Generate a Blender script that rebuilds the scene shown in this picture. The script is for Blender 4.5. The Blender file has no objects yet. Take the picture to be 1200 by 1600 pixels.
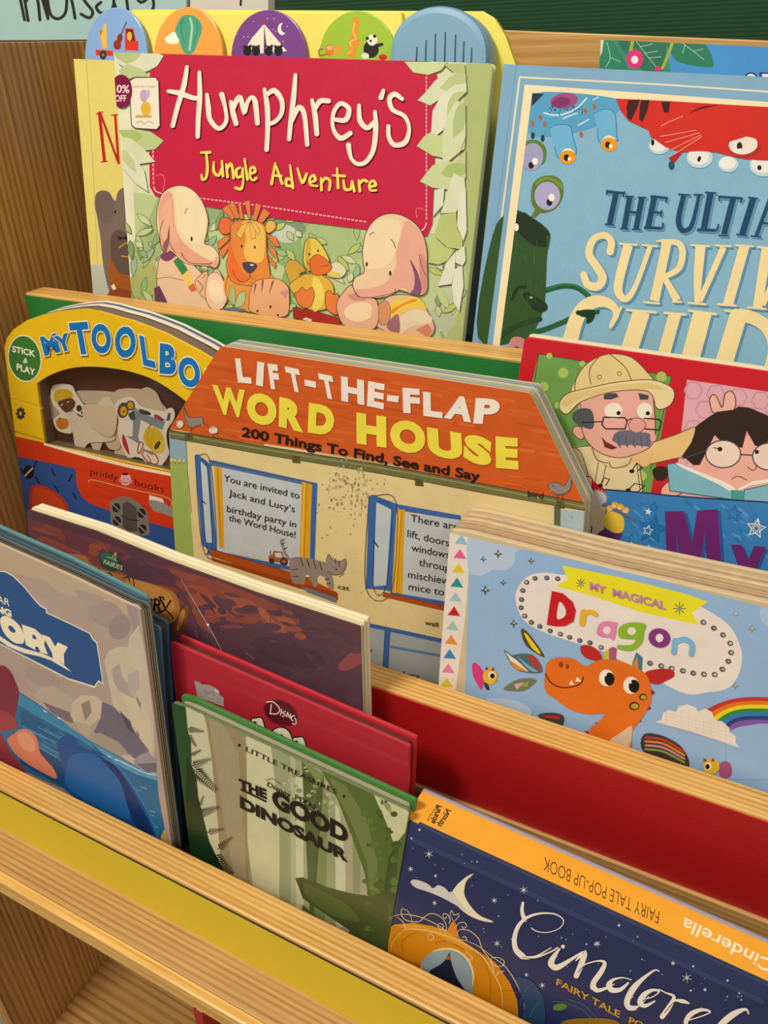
import bpy, math, random
from mathutils import Vector, Matrix
import numpy as np
random.seed(7)
sc = bpy.context.scene
C = sc.collection
# ---------------------------------------------------------------- camera
FPX = 1253.08
H = 0.97
AX = Vector((0.88400651, 0.20864957, -0.41832744))     # world axes seen in camera axes (right, down, forward)
AY = Vector((0.46640035, -0.45428606, 0.75900915))
AZ = Vector((-0.03167339, -0.8660771, -0.49890606))
cam_d = bpy.data.cameras.new('camera'); cam = bpy.data.objects.new('camera', cam_d); C.objects.link(cam)
cam_d.sensor_fit = 'HORIZONTAL'; cam_d.sensor_width = 36; cam_d.lens = 36 * FPX / 1200; cam_d.clip_start = 0.01
cr = Vector((AX[0], AY[0], AZ[0])); cd = Vector((AX[1], AY[1], AZ[1])); cf = Vector((AX[2], AY[2], AZ[2]))
cam.matrix_world = Matrix(((cr[0], -cd[0], -cf[0], 0), (cr[1], -cd[1], -cf[1], 0), (cr[2], -cd[2], -cf[2], H), (0, 0, 0, 1)))
sc.camera = cam
# ---------------------------------------------------------------- light
w = bpy.data.worlds.new('room_light'); sc.world = w; w.use_nodes = True
w.node_tree.nodes['Background'].inputs[0].default_value = (1.0, 0.93, 0.84, 1)
w.node_tree.nodes['Background'].inputs[1].default_value = 0.36
def area(name, loc, target, size, power, col):
    d = bpy.data.lights.new(name, 'AREA'); d.shape = 'RECTANGLE'; d.size, d.size_y = size; d.energy = power; d.color = col
    o = bpy.data.objects.new(name, d); C.objects.link(o); o.location = loc
    o.rotation_euler = (Vector(target) - Vector(loc)).to_track_quat('-Z', 'Y').to_euler()
    return o
area('ceiling_lamp', (-0.75, -0.75, H + 1.45), (-0.1, 0.35, H - 0.2), (0.5, 0.35), 42, (1.0, 0.91, 0.79))
area('ceiling_lamp_far', (1.3, -1.2, H + 1.45), (0.1, 0.35, H - 0.3), (0.9, 0.6), 20, (1.0, 0.92, 0.80))
sc.view_settings.view_transform = 'Standard'; sc.view_settings.look = 'None'
sc.view_settings.gamma = 1; sc.view_settings.use_curve_mapping = False
sc.view_settings.exposure = -0.10

# ---------------------------------------------------------------- helpers
def lin(c):
    return c / 12.92 if c <= 0.04045 else ((c + 0.055) / 1.055) ** 2.4
def rgb(h):
    h = h.lstrip('#')
    c = [lin(int(h[i:i + 2], 16) / 255) for i in (0, 2, 4)]
    g = 0.25 * c[0] + 0.6 * c[1] + 0.15 * c[2]
    return tuple(min(0.92, max(0.0015, g + (x - g) * 1.05)) for x in c) + (1.0,)
def newmat(name):
    m = bpy.data.materials.new(name); m.use_nodes = True
    return m, m.node_tree.nodes, m.node_tree.links, m.node_tree.nodes['Principled BSDF']
_mc = {}
def paint(col, rough=0.5, noise=0.06, scale=40, bump=0.0, metal=0.0, coat=0.0):
    k = (col, rough, noise, scale, bump, metal, coat)
    if k in _mc: return _mc[k]
    m, n, l, b = newmat('paint_' + col.strip('#'))
    b.inputs['Roughness'].default_value = rough; b.inputs['Metallic'].default_value = metal
    b.inputs['Coat Weight'].default_value = coat; b.inputs['Coat Roughness'].default_value = 0.12
    tc = n.new('ShaderNodeTexCoord'); nz = n.new('ShaderNodeTexNoise'); nz.inputs['Scale'].default_value = scale
    nz.inputs['Detail'].default_value = 5
    l.new(tc.outputs['Object'], nz.inputs['Vector'])
    c = rgb(col)
    mx = n.new('ShaderNodeMix'); mx.data_type = 'RGBA'
    mx.inputs[6].default_value = tuple(x * (1 - noise) for x in c[:3]) + (1,)
    mx.inputs[7].default_value = tuple(min(1, x * (1 + noise)) for x in c[:3]) + (1,)
    l.new(nz.outputs['Fac'], mx.inputs[0]); l.new(mx.outputs[2], b.inputs['Base Color'])
    if bump:
        bp = n.new('ShaderNodeBump'); bp.inputs['Strength'].default_value = bump; bp.inputs['Distance'].default_value = 0.0006
        n2 = n.new('ShaderNodeTexNoise'); n2.inputs['Scale'].default_value = 900; l.new(tc.outputs['Object'], n2.inputs['Vector'])
        l.new(n2.outputs['Fac'], bp.inputs['Height']); l.new(bp.outputs['Normal'], b.inputs['Normal'])
    _mc[k] = m
    return m
def wood(name, light, dark, axis, rough=0.42, scale=1.0, rings=0.5, seed=0.0, freq=1900, wob=16):
    m, n, l, b = newmat(name)
    b.inputs['Roughness'].default_value = rough
    tc = n.new('ShaderNodeTexCoord'); mp = n.new('ShaderNodeMapping')
    s = [1.0, 1.0, 1.0]; s['xyz'.index(axis)] = 0.022
    mp.inputs['Scale'].default_value = s; mp.inputs['Location'].default_value = (seed, seed * 1.7, seed * .6)
    l.new(tc.outputs['Object'], mp.inputs['Vector'])
    n1 = n.new('ShaderNodeTexNoise'); n1.inputs['Scale'].default_value = 420 * scale; n1.inputs['Detail'].default_value = 7; n1.inputs['Roughness'].default_value = 0.72
    n2 = n.new('ShaderNodeTexNoise'); n2.inputs['Scale'].default_value = 22 * scale; n2.inputs['Detail'].default_value = 3; n2.inputs['Roughness'].default_value = 0.35
    l.new(mp.outputs[0], n1.inputs['Vector']); l.new(mp.outputs[0], n2.inputs['Vector'])
    # growth rings: narrow lines running with the grain, pushed about by a stretched noise
    sx = n.new('ShaderNodeSeparateXYZ'); l.new(tc.outputs['Object'], sx.inputs[0])
    o1, o2 = [k for k in range(3) if k != 'xyz'.index(axis)]
    ad = n.new('ShaderNodeMath'); ad.operation = 'ADD'; l.new(sx.outputs[o1], ad.inputs[0]); l.new(sx.outputs[o2], ad.inputs[1])
    m1 = n.new('ShaderNodeMath'); m1.operation = 'MULTIPLY'; m1.inputs[1].default_value = freq; l.new(ad.outputs[0], m1.inputs[0])
    mu = n.new('ShaderNodeMath'); mu.operation = 'MULTIPLY_ADD'; mu.inputs[1].default_value = wob; l.new(n2.outputs['Fac'], mu.inputs[0]); l.new(m1.outputs[0], mu.inputs[2])
    si = n.new('ShaderNodeMath'); si.operation = 'SINE'; l.new(mu.outputs[0], si.inputs[0])
    ab = n.new('ShaderNodeMapRange'); ab.inputs[1].default_value = -0.4; ab.inputs[2].default_value = 1
    l.new(si.outputs[0], ab.inputs[0])
    r1 = n.new('ShaderNodeMapRange'); r1.inputs[1].default_value = 0.38; r1.inputs[2].default_value = 0.63
    l.new(n1.outputs['Fac'], r1.inputs[0])
    mixf = n.new('ShaderNodeMix'); mixf.inputs[0].default_value = rings
    l.new(r1.outputs[0], mixf.inputs[2]); l.new(ab.outputs[0], mixf.inputs[3])
    mx = n.new('ShaderNodeMix'); mx.data_type = 'RGBA'
    mx.inputs[6].default_value = rgb(light); mx.inputs[7].default_value = rgb(dark)
    l.new(mixf.outputs[0], mx.inputs[0]); l.new(mx.outputs[2], b.inputs['Base Color'])
    bp = n.new('ShaderNodeBump'); bp.inputs['Strength'].default_value = 0.25; bp.inputs['Distance'].default_value = 0.0004
    l.new(n1.outputs['Fac'], bp.inputs['Height']); l.new(bp.outputs['Normal'], b.inputs['Normal'])
    return m
def printmat(rough, coat, mott, name='printed_cover'):
    k = ('pm', rough, coat, mott)
    if k in _mc: return _mc[k]
    m, n, l, b = newmat(name)
    b.inputs['Roughness'].default_value = rough; b.inputs['Coat Weight'].default_value = coat
    b.inputs['Coat Roughness'].default_value = 0.10
    b.inputs['Specular IOR Level'].default_value = 0.25
    a = n.new('ShaderNodeAttribute'); a.attribute_name = 'Col'
    tc = n.new('ShaderNodeTexCoord'); nz = n.new('ShaderNodeTexNoise'); nz.inputs['Scale'].default_value = 55
    nz.inputs['Detail'].default_value = 6; nz.inputs['Roughness'].default_value = 0.65
    l.new(tc.outputs['Object'], nz.inputs['Vector'])
    mr = n.new('ShaderNodeMapRange'); mr.inputs[1].default_value = 0.3; mr.inputs[2].default_value = 0.7
    mr.inputs[3].default_value = 1 - mott; mr.inputs[4].default_value = 1 + mott
    l.new(nz.outputs['Fac'], mr.inputs[0])
    vm = n.new('ShaderNodeVectorMath'); vm.operation = 'SCALE'
    l.new(a.outputs['Color'], vm.inputs[0]); l.new(mr.outputs[0], vm.inputs['Scale'])
    l.new(vm.outputs[0], b.inputs['Base Color'])
    n2 = n.new('ShaderNodeTexNoise'); n2.inputs['Scale'].default_value = 22
    l.new(tc.outputs['Object'], n2.inputs['Vector'])
    bp = n.new('ShaderNodeBump'); bp.inputs['Strength'].default_value = 0.12; bp.inputs['Distance'].default_value = 0.002
    l.new(n2.outputs['Fac'], bp.inputs['Height']); l.new(bp.outputs['Normal'], b.inputs['Normal'])
    _mc[k] = m
    return m

def link(o, parent=None):
    C.objects.link(o)
    if parent: o.parent = parent
    return o
def meshobj(name, verts, faces, mat, parent=None, cols=None, smooth=False):
    me = bpy.data.meshes.new(name); me.from_pydata([tuple(v) for v in verts], [], faces)
    if mat: me.materials.append(mat)
    if cols is not None:
        at = me.color_attributes.new('Col', 'FLOAT_COLOR', 'CORNER')
        buf = np.empty(len(me.loops) * 4, dtype=np.float32); i = 0
        for f, c in zip(faces, cols):
            k = len(f); buf[i:i + 4 * k] = list(c) * k; i += 4 * k
        at.data.foreach_set('color', buf)
    if smooth: me.shade_smooth()
    me.update()
    return link(bpy.data.objects.new(name, me), parent)
def bevel(o, w=0.001, seg=2):
    m = o.modifiers.new('bevel', 'BEVEL'); m.width = w; m.segments = seg; m.limit_method = 'ANGLE'; m.angle_limit = math.radians(40)
    return o
def box(name, x0, x1, y0, y1, z0, z1, mat, parent=None, bev=0.0):
    v = [(x, y, z) for x in (x0, x1) for y in (y0, y1) for z in (z0, z1)]
    f = [(0, 1, 3, 2), (4, 6, 7, 5), (0, 4, 5, 1), (2, 3, 7, 6), (0, 2, 6, 4), (1, 5, 7, 3)]
    o = meshobj(name, v, f, mat, parent)
    if bev: bevel(o, bev)
    return o
def prism(name, poly, y0, y1, mat, parent, bev=0.0):
    """poly: (x, z) outline, extruded from y0 to y1"""
    n = len(poly)
    if sum(poly[i][0] * poly[(i + 1) % n][1] - poly[(i + 1) % n][0] * poly[i][1] for i in range(n)) < 0: poly = poly[::-1]
    v = [(p[0], y0, p[1]) for p in poly] + [(p[0], y1, p[1]) for p in poly]
    f = [tuple(range(n)), tuple(range(2 * n - 1, n - 1, -1))] + [((i + 1) % n, i, n + i, n + (i + 1) % n) for i in range(n)]
    o = meshobj(name, v, f, mat, parent)
    if bev: bevel(o, bev)
    return o
def thing(name, label, cat, loc, group=None, rx=0.0):
    o = bpy.data.objects.new(name, None); C.objects.link(o); o.empty_display_size = 0.03
    o.location = loc; o.rotation_euler = (rx, 0, 0)
    o['label'] = label; o['category'] = cat
    if group: o['group'] = group
    return o
# ---- font glyphs (Blender's own font), cached as flat meshes
_gl = {}
def glyph(s, off=0.0):
    k = (s, off)
    if k in _gl: return _gl[k]
    cu = bpy.data.curves.new('t', 'FONT'); cu.body = s; cu.size = 1; cu.offset = off; cu.resolution_u = 4
    o = bpy.data.objects.new('t', cu); C.objects.link(o)
    bpy.context.view_layer.update()
    ev = o.evaluated_get(bpy.context.evaluated_depsgraph_get()); me = ev.to_mesh()
    v = [(p.co.x, p.co.y) for p in me.vertices]; f = [tuple(p.vertices) for p in me.polygons]
    ev.to_mesh_clear(); bpy.data.objects.remove(o); bpy.data.curves.remove(cu)
    _gl[k] = (v, f)
    return _gl[k]
def bounds(v):
    xs = [p[0] for p in v]; ys = [p[1] for p in v]
    return min(xs), max(xs), min(ys), max(ys)
def catmull(P, closed=True, k=5):
    n = len(P); out = []
    rng = range(n) if closed else range(n - 1)
    for i in rng:
        if closed: a, b, c, d = P[i - 1], P[i], P[(i + 1) % n], P[(i + 2) % n]
        else: a, b, c, d = P[max(i - 1, 0)], P[i], P[i + 1], P[min(i + 2, n - 1)]
        for j in range(k):
            t = j / k
            out.append(tuple(0.5 * (2 * b[q] + (c[q] - a[q]) * t + (2 * a[q] - 5 * b[q] + 4 * c[q] - d[q]) * t * t + (3 * b[q] - a[q] - 3 * c[q] + d[q]) * t ** 3) for q in range(len(b))))
    if not closed: out.append(P[-1])
    return out
def pts(s):
    if isinstance(s, str): return [tuple(float(a) for a in q.split(',')) for q in s.split()]
    return [tuple(q) for q in s]
def clip(poly, conv):
    """Sutherland-Hodgman against a convex counter-clockwise outline"""
    out = poly
    n = len(conv)
    for i in range(n):
        a, b = conv[i], conv[(i + 1) % n]; inp = out; out = []
        if not inp: return []
        def side(p): return (b[0] - a[0]) * (p[1] - a[1]) - (b[1] - a[1]) * (p[0] - a[0])
        for j in range(len(inp)):
            p, q = inp[j - 1], inp[j]; sp, sq = side(p), side(q)
            if (sp >= 0) != (sq >= 0):
                t = sp / (sp - sq); out.append((p[0] + (q[0] - p[0]) * t, p[1] + (q[1] - p[1]) * t))
            if sq >= 0: out.append(q)
    return out
LAY = 0.0000026

class Surf:
    """A flat printed surface: a frame (origin, x, up, out) into which print traced on the photo is laid."""
    def __init__(s, org, ax, up, out, parent, local, mat, hull=None, lay0=1):
        s.o, s.ax, s.up, s.out = Vector(org), Vector(ax), Vector(up), Vector(out)
        s.parent, s.local, s.mat, s.hull, s.lay = parent, local, mat, hull, lay0
        s.z = (0, 0, 1); s.name = None; s.mu = 0; s.V = []; s.F = []; s.K = []
    def raw(s, u, v):
        d = cr * (u - 600) + cd * (v - 800) + cf * FPX
        t = (s.o - Vector((0, 0, H))).dot(s.out) / d.dot(s.out)
        p = Vector((0, 0, H)) + d * t - s.o
        return (p.dot(s.ax), p.dot(s.up))
    def fr(s, ox, oy, sc_): s.z = (ox, oy, sc_); return s
    def px(s, p): return s.raw(s.z[0] + p[0] / s.z[2], s.z[1] + p[1] / s.z[2])
    def part(s, name): s.flush(); s.name = name; return s
    def flush(s):
        if s.name and s.F:
            meshobj(s.name, s.V, s.F, s.mat, s.parent, s.K)
        s.V, s.F, s.K = [], [], []
    def add(s, poly, col):
        """poly in surface coordinates"""
        if s.hull: poly = clip(poly, s.hull)
        if len(poly) < 3: return
        n0 = len(s.V); d = s.lay * LAY + (s.mu % 18) * 1.2e-7
        s.V += [s.local(p[0], p[1], d) for p in poly]
        f = list(range(n0, n0 + len(poly)))
        ar = sum(poly[i - 1][0] * poly[i][1] - poly[i][0] * poly[i - 1][1] for i in range(len(poly)))
        s.F.append(tuple(f if ar > 0 else f[::-1])); s.K.append(rgb(col))
    def P(s, col, q, sm=0, k=5):
        q = pts(q); q = catmull(q, True, k) if sm else q
        s.add([s.px(p) for p in q], col); s.lay += 1; return s
    def E(s, col, cx, cy, rx, ry=None, rot=0, n=22):
        ry = ry or rx; a = math.radians(rot); ca, sa = math.cos(a), math.sin(a)
        s.add([s.px((cx + rx * math.cos(t) * ca - ry * math.sin(t) * sa, cy + rx * math.cos(t) * sa + ry * math.sin(t) * ca)) for t in [2 * math.pi * i / n for i in range(n)]], col)
        s.lay += 1; return s
    def S(s, col, wd, q, sm=1, cap=1, k=5):
        """stroke; wd a width or (start, ..., end) widths, in the current frame's pixels"""
        q = pts(q)
        ws = [wd] * len(q) if not isinstance(wd, (tuple, list)) else [float(np.interp(i / (len(q) - 1), np.linspace(0, 1, len(wd)), wd)) for i in range(len(q))]
        q = [(a[0], a[1], b) for a, b in zip(q, ws)]
        if sm and len(q) > 2: q = catmull(q, False, k)
        q = [p for i, p in enumerate(q) if i == 0 or math.hypot(p[0] - q[i - 1][0], p[1] - q[i - 1][1]) > 1e-5]
        n = len(q)
        if n < 2: return s
        L = []; R = []
        for i in range(n):
            a, b, c = q[max(i - 1, 0)], q[i], q[min(i + 1, n - 1)]
            u = (b[0] - a[0], b[1] - a[1]); v = (c[0] - b[0], c[1] - b[1])
            lu, lv = math.hypot(*u), math.hypot(*v)
            u = (u[0] / lu, u[1] / lu) if lu else (v[0] / lv, v[1] / lv); v = (v[0] / lv, v[1] / lv) if lv else u
            t = (u[0] + v[0], u[1] + v[1]); lt = math.hypot(*t)
            if lt < 0.3: t = u; lt = 1
            t = (t[0] / lt, t[1] / lt); r = b[2] / 2 * min(1.5, 1 / max(.4, t[0] * u[0] + t[1] * u[1]))
            L.append((b[0] - t[1] * r, b[1] + t[0] * r)); R.append((b[0] + t[1] * r, b[1] - t[0] * r))
        for i in range(n - 1):
            s.mu += 1; s.add([s.px(p) for p in (L[i], L[i + 1], R[i + 1], R[i])], col)
        if cap:
            for c, l, r in ((q[0], L[0], R[0]), (q[-1], R[-1], L[-1])):
                a0 = math.atan2(l[1] - c[1], l[0] - c[0]); rr = c[2] / 2
                s.mu += 1; s.add([s.px((c[0] + rr * math.cos(a0 + math.pi * j / 6), c[1] + rr * math.sin(a0 + math.pi * j / 6))) for j in range(7)], col)
        s.lay += 1; return s
    def glyphmap(s, v, f, fn, col):
        for t in f: s.add([s.px(fn(*v[i])) for i in t], col)
    def G(s, ch, col, bl, br, tl, off=0.03, out=None, outw=0.05, sh=None, shd=(4, 5)):
        """one glyph stretched into the box bottom-left, bottom-right, top-left (frame pixels)"""
        x0, x1, y0, y1 = bounds(glyph(ch, off)[0])
        def fn(x, y, dx=0, dy=0):
            a = (x - x0) / (x1 - x0); b = (y - y0) / (y1 - y0)
            return (bl[0] + (br[0] - bl[0]) * a + (tl[0] - bl[0]) * b + dx, bl[1] + (br[1] - bl[1]) * a + (tl[1] - bl[1]) * b + dy)
        if sh: s.glyphmap(*glyph(ch, off + (outw if out else 0)), lambda x, y: fn(x, y, *shd), sh); s.lay += 1
        if out: s.glyphmap(*glyph(ch, off + outw), fn, out); s.lay += 1
        s.glyphmap(*glyph(ch, off), fn, col); s.lay += 1
        return s
    def T(s, txt, col, p0, p1, h, off=0.0, up=None, out=None, outw=0.04):
        """a line of text from baseline start p0 to end p1 with cap height h (frame pixels)"""
        v, f = glyph(txt, off); x0, x1, _, _ = bounds(v); cap = bounds(glyph('H', off)[0])[3]
        dx, dy = p1[0] - p0[0], p1[1] - p0[1]
        if up is None:
            L = math.hypot(dx, dy); up = (dy / L, -dx / L)
        def fn(x, y):
            a = (x - x0) / (x1 - x0); b = y / cap * h
            return (p0[0] + dx * a + up[0] * b, p0[1] + dy * a + up[1] * b)
        if out: s.glyphmap(*glyph(txt, off + outw), fn, out); s.lay += 1
        s.glyphmap(v, f, fn, col); s.lay += 1
        return s

def tess(outer, hole):
    from mathutils.geometry import tessellate_polygon
    allp = list(outer) + list(hole)
    return allp, tessellate_polygon([[Vector((p[0], p[1], 0)) for p in outer], [Vector((p[0], p[1], 0)) for p in hole]])
def prism_hole(name, outer, hole, y0, y1, mat, parent):
    allp, tr = tess(outer, hole); n = len(allp); F = []
    for t in tr:
        a, b, c = (allp[i] for i in t)
        ccw = (b[0] - a[0]) * (c[1] - a[1]) - (b[1] - a[1]) * (c[0] - a[0]) > 0
        t = tuple(t) if ccw else tuple(t[::-1])
        F.append(t); F.append(tuple(i + n for i in t[::-1]))
    k = 0
    for loop, sg in ((outer, 1), (hole, -1)):
        m = len(loop); ar = sum(loop[i - 1][0] * loop[i][1] - loop[i][0] * loop[i - 1][1] for i in range(m)) * sg
        for i in range(m):
            a, b = k + i, k + (i + 1) % m
            F.append((b, a, a + n, b + n) if ar > 0 else (a, b, b + n, a + n))
        k += m
    return meshobj(name, [(p[0], y0, p[1]) for p in allp] + [(p[0], y1, p[1]) for p in allp], F, mat, parent)
def clearmat():
    m, n, l, b = newmat('clear_plastic'); out = n['Material Output']
    tr = n.new('ShaderNodeBsdfTransparent'); gl = n.new('ShaderNodeBsdfGlossy'); gl.inputs['Roughness'].default_value = 0.08
    mx = n.new('ShaderNodeMixShader'); fr = n.new('ShaderNodeFresnel'); fr.inputs['IOR'].default_value = 1.45
    tr.inputs[0].default_value = (0.96, 0.96, 0.94, 1)
    mx.inputs[0].default_value = 0.07; l.new(tr.outputs[0], mx.inputs[1]); l.new(gl.outputs[0], mx.inputs[2]); l.new(mx.outputs[0], out.inputs[0])
    return m

class Book:
    def __init__(s, name, label, cat, yb, zf, lean, outline, thick, group=None, rough=0.4, coat=0.25, mott=0.06, x_ref=None):
        """outline: photo pixels, from low on the left edge over the top to low on the right edge"""
        th = math.radians(lean); s.th = th; s.thick = thick; zf = zf + thick * math.sin(th) + 0.0004
        up = Vector((0, math.sin(th), math.cos(th))); back = Vector((0, math.cos(th), -math.sin(th)))
        org0 = Vector((0, yb, zf + H))
        s.e = None
        tmp = Surf(org0, (1, 0, 0), up, -back, None, None, None)
        q = [(max(-0.5815, x), y) for x, y in [tmp.raw(*p) for p in pts(outline)]]
        def down(a, b):
            t = b[1] / (a[1] - b[1]) if abs(a[1] - b[1]) > 1e-9 else 0
            x = b[0] - (a[0] - b[0]) * t
            return (max(-0.578, b[0] * .35 + x * .65 if abs(x - b[0]) > .03 else x), 0.0)
        lo_l = down(q[1], q[0]); lo_r = down(q[-2], q[-1])
        xc = (lo_l[0] + lo_r[0]) / 2
        s.poly = [(a - xc, b) for a, b in [lo_l] + q + [lo_r]]
        ar = sum(s.poly[i - 1][0] * s.poly[i][1] - s.poly[i][0] * s.poly[i - 1][1] for i in range(len(s.poly)))
        if ar < 0: s.poly = s.poly[::-1]
        s.e = thing(name, label, cat, (xc, yb, zf + H), group, -th)
        s.org = Vector((xc, yb, zf + H)); s.up = up; s.back = back
        s.top = max(p[1] for p in s.poly)
        s.rough, s.coat, s.mott = rough, coat, mott
    def surf(s, depth=0.0, hull=True, lay0=1):
        return Surf(s.org + s.back * depth, (1, 0, 0), s.up, -s.back, s.e, lambda x, z, d: (x, depth - d, z), printmat(min(.6, s.rough + .12), s.coat * .35, s.mott),
                    s.poly if hull is True else (hull or None), lay0)
    def board(s, name, y0, y1, mat, inset=0.0, poly=None, bev=0.0006, top_in=None, bottom=0.0):
        poly = poly or s.poly
        if inset or top_in or bottom:
            x0 = min(p[0] for p in poly); x1 = max(p[0] for p in poly); cx = (x0 + x1) / 2
            fx = 1 - 2 * inset / (x1 - x0); ti = inset if top_in is None else top_in
            poly = [(cx + (p[0] - cx) * fx, max(bottom, p[1] * (1 - ti / s.top))) for p in poly]
        return prism(name, poly, y0, y1, mat, s.e, bev)

    def top_surf(s, i, j):
        """surface on the edge between outline points i and j (a spine seen from above)"""
        p, q = s.poly[i], s.poly[j]
        if p[0] > q[0]: p, q = q, p
        L = math.hypot(q[0] - p[0], q[1] - p[1]); a = ((q[0] - p[0]) / L, (q[1] - p[1]) / L)
        o2 = (-a[1], a[0]); X = Vector((1, 0, 0))
        ax = X * a[0] + s.up * a[1]; out = X * o2[0] + s.up * o2[1]
        org = s.org + X * p[0] + s.up * p[1]
        return Surf(org, ax, s.back, out, s.e, lambda x, y, d: (p[0] + a[0] * x + o2[0] * d, y, p[1] + a[1] * x + o2[1] * d), printmat(min(.6, s.rough + .12), s.coat * .35, s.mott), [(0, 0), (L, 0), (L, s.thick), (0, s.thick)])
    def xform(s, o):
        o.location = s.e.location; o.rotation_euler = s.e.rotation_euler
        return o
# ================================================================ SETTING
fl = box('floor', -2.2, 2.0, -2.0, 0.64, -0.02, 0.0, paint('#8a7a68', 0.9, 0.2, 300, 0.6)); fl['kind'] = 'structure'
wl = box('wall_back', -2.2, 2.0, 0.64, 0.74, 0.0, 2.5, paint('#b9b2a4', 0.8, 0.05, 30, 0.2)); wl['kind'] = 'structure'

# ================================================================ BOOKCASE
XL, XR = -0.584, 0.46
WL = wood('oak_along', '#e2b872', '#ae7a34', 'x', 0.38, 0.9, 0.5, 1.3, 1900, 20)
WB = wood('oak_board', '#c7a069', '#8f6a36', 'x', 0.45, 0.9, 0.5, 4.1, 1300, 45)
WS = wood('oak_side', '#c89b5c', '#865b2b', 'z', 0.45, 0.8, 0.5, 2.2, 1000, 24)
WBK = wood('oak_back', '#cfa565', '#a67a40', 'x', 0.5, 0.6, 0.4, 7.7, 900, 20)
WLIP = wood('oak_lipping', '#f0c87c', '#be8a3e', 'x', 0.35, 1.0, 0.3, 9.2)
bc = thing('bookcase', 'wooden stepped display bookcase with green, red and yellow fronted tiers holding all the books', 'bookcase', (0, 0.4, 0))
def bb(name, x0, x1, y0, y1, z0, z1, mat, parent=bc, bev=0.0008):
    return box(name, x0, x1, y0 - 0.4 if parent is bc else y0, y1 - 0.4 if parent is bc else y1, z0 + H, z1 + H, mat, parent, bev)
Y1, Y2, Y3 = 0.2262, 0.3177, 0.4306
Z1, Z2, Z3 = -0.467, -0.332, -0.158
F1, F2, F3 = -0.535, -0.43, -0.30
SP = bb('side_panel', XL - 0.018, XL, 0.212, 0.594, -H, 0.0145, WS); SP['label'] = 'left side panel of vertical grained oak'
bb('side_panel', XR, XR + 0.018, 0.192, 0.594, -H, 0.0145, WS)
# back panel, its top edge sagging a little to the right
yk = 0.580
def topz(x): return 0.0087 - 0.0687 * (x + 0.215)
prism('back_panel', [(XL, -0.93 + H), (XR, -0.93 + H), (XR, topz(XR) + H), (-0.30, topz(-0.30) + H), (XL, 0.0145 + H)], yk - 0.4, yk + 0.012 - 0.4, WBK, bc, 0.0008)
bb('ledge_board', XL + 0.0275, XR, Y3, Y3 + 0.0194, F2 - 0.018, Z3, WL, bev=0.0012)
bb('ledge_board', XL, XR, Y2, Y2 + 0.0173, F1 - 0.018, Z2, WL, bev=0.0012)
bb('ledge_board', XL, XR, Y1, Y1 + 0.0194, -0.520, Z1, WL, bev=0.0012)
g = bb('colour_panel', XL + 0.0275, XR, Y3 - 0.0010, Y3, F2, Z3 - 0.0022, paint('#2c7a3c', 0.45, 0.06, 25, 0.25), bev=0); g['label'] = 'green laminate panel on the top ledge'
g = bb('colour_panel', XL, XR, Y2 - 0.0010, Y2, -0.402, Z2 - 0.0022, paint('#a0161a', 0.5, 0.05, 25, 0.25), bev=0); g['label'] = 'red laminate panel on the middle ledge'
bb('groove', XL, XR, Y1 - 0.0008, Y1, Z1 - 0.0034, Z1 - 0.0022, paint('#3a2a16', 0.8), bev=0)
g = bb('colour_panel', XL, XR, Y1 - 0.0010, Y1, -0.520, Z1 - 0.0034, paint('#d9bf3a', 0.6, 0.05, 25, 0.35), bev=0); g['label'] = 'mustard yellow panel on the bottom ledge'
bb('shelf_board', XL, XR, Y3 + 0.0194, yk, F3 - 0.018, F3, WB)
bb('shelf_board', XL, XR, Y2 + 0.0173, Y3, F2 - 0.018, F2, WB)
bb('rail', XL, XR, Y2 - 0.0035, Y2, -0.440, -0.402, WB)
bb('shelf_board', XL, XR, 0.199, Y1 + 0.0194, F1 - 0.0015, -0.520, WB)
bb('shelf_board', XL, XR, Y1 + 0.0194, Y2, F1 - 0.018, F1, WB)
bb('shelf_lipping', XL, XR, 0.192, 0.199, -0.5365, -0.5197, WLIP, bev=0.0012)
bb('shelf_board', XL, XR, 0.213, yk, -0.950, -0.932, WS.copy() if False else wood('oak_floor', '#b58a52', '#7c5529', 'x', 0.5, 0.7, 0.5, 5.5, 700, 30))
bb('plinth', XL, XR, 0.24, 0.258, -H, -0.950, WB)
# ================================================================ WALL DISPLAYS
YW = 0.64
def wallsurf(parent, y, loc):
    return Surf((0, y, H), (1, 0, 0), (0, 0, 1), (0, -1, 0), parent, lambda x, z, d: (x - loc[0], y - d - loc[1], z + H - loc[2]), printmat(0.6, 0.0, 0.05))
def wx(u, v=30, y=YW - 0.012):
    d = cr * (u - 600) + cd * (v - 800) + cf * FPX; t = y / d.y; return d.x * t, d.z * t
# dark green ribbed display cloth
x0 = wx(430)[0]
gp = thing('display_board', 'dark green ribbed display board on the wall behind the bookcase top', 'display board', (x0 + 0.6, YW - 0.0085, H - 0.12))
box('backing_board', -0.6, 0.8, 0.0, 0.008, 0.0, 0.62, paint('#0f3d20', 0.85, 0.1, 60, 0.3), gp)
V = []; Fc = []
for i in range(150):
    z = 0.0 + i * 0.0025
    k = len(V); V += [(-0.6, -0.0002, z), (0.8, -0.0002, z), (0.8, -0.00035, z + 0.0012), (-0.6, -0.00035, z + 0.0012), (0.8, -0.0002, z + 0.0024), (-0.6, -0.0002, z + 0.0024)]
    Fc += [(k, k + 1, k + 2, k + 3), (k + 3, k + 2, k + 4, k + 5)]
rb = meshobj('cloth_ribs', V, Fc, paint('#0f3d20', 0.85, 0.12, 80), gp); rb['kind'] = 'stuff'
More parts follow.
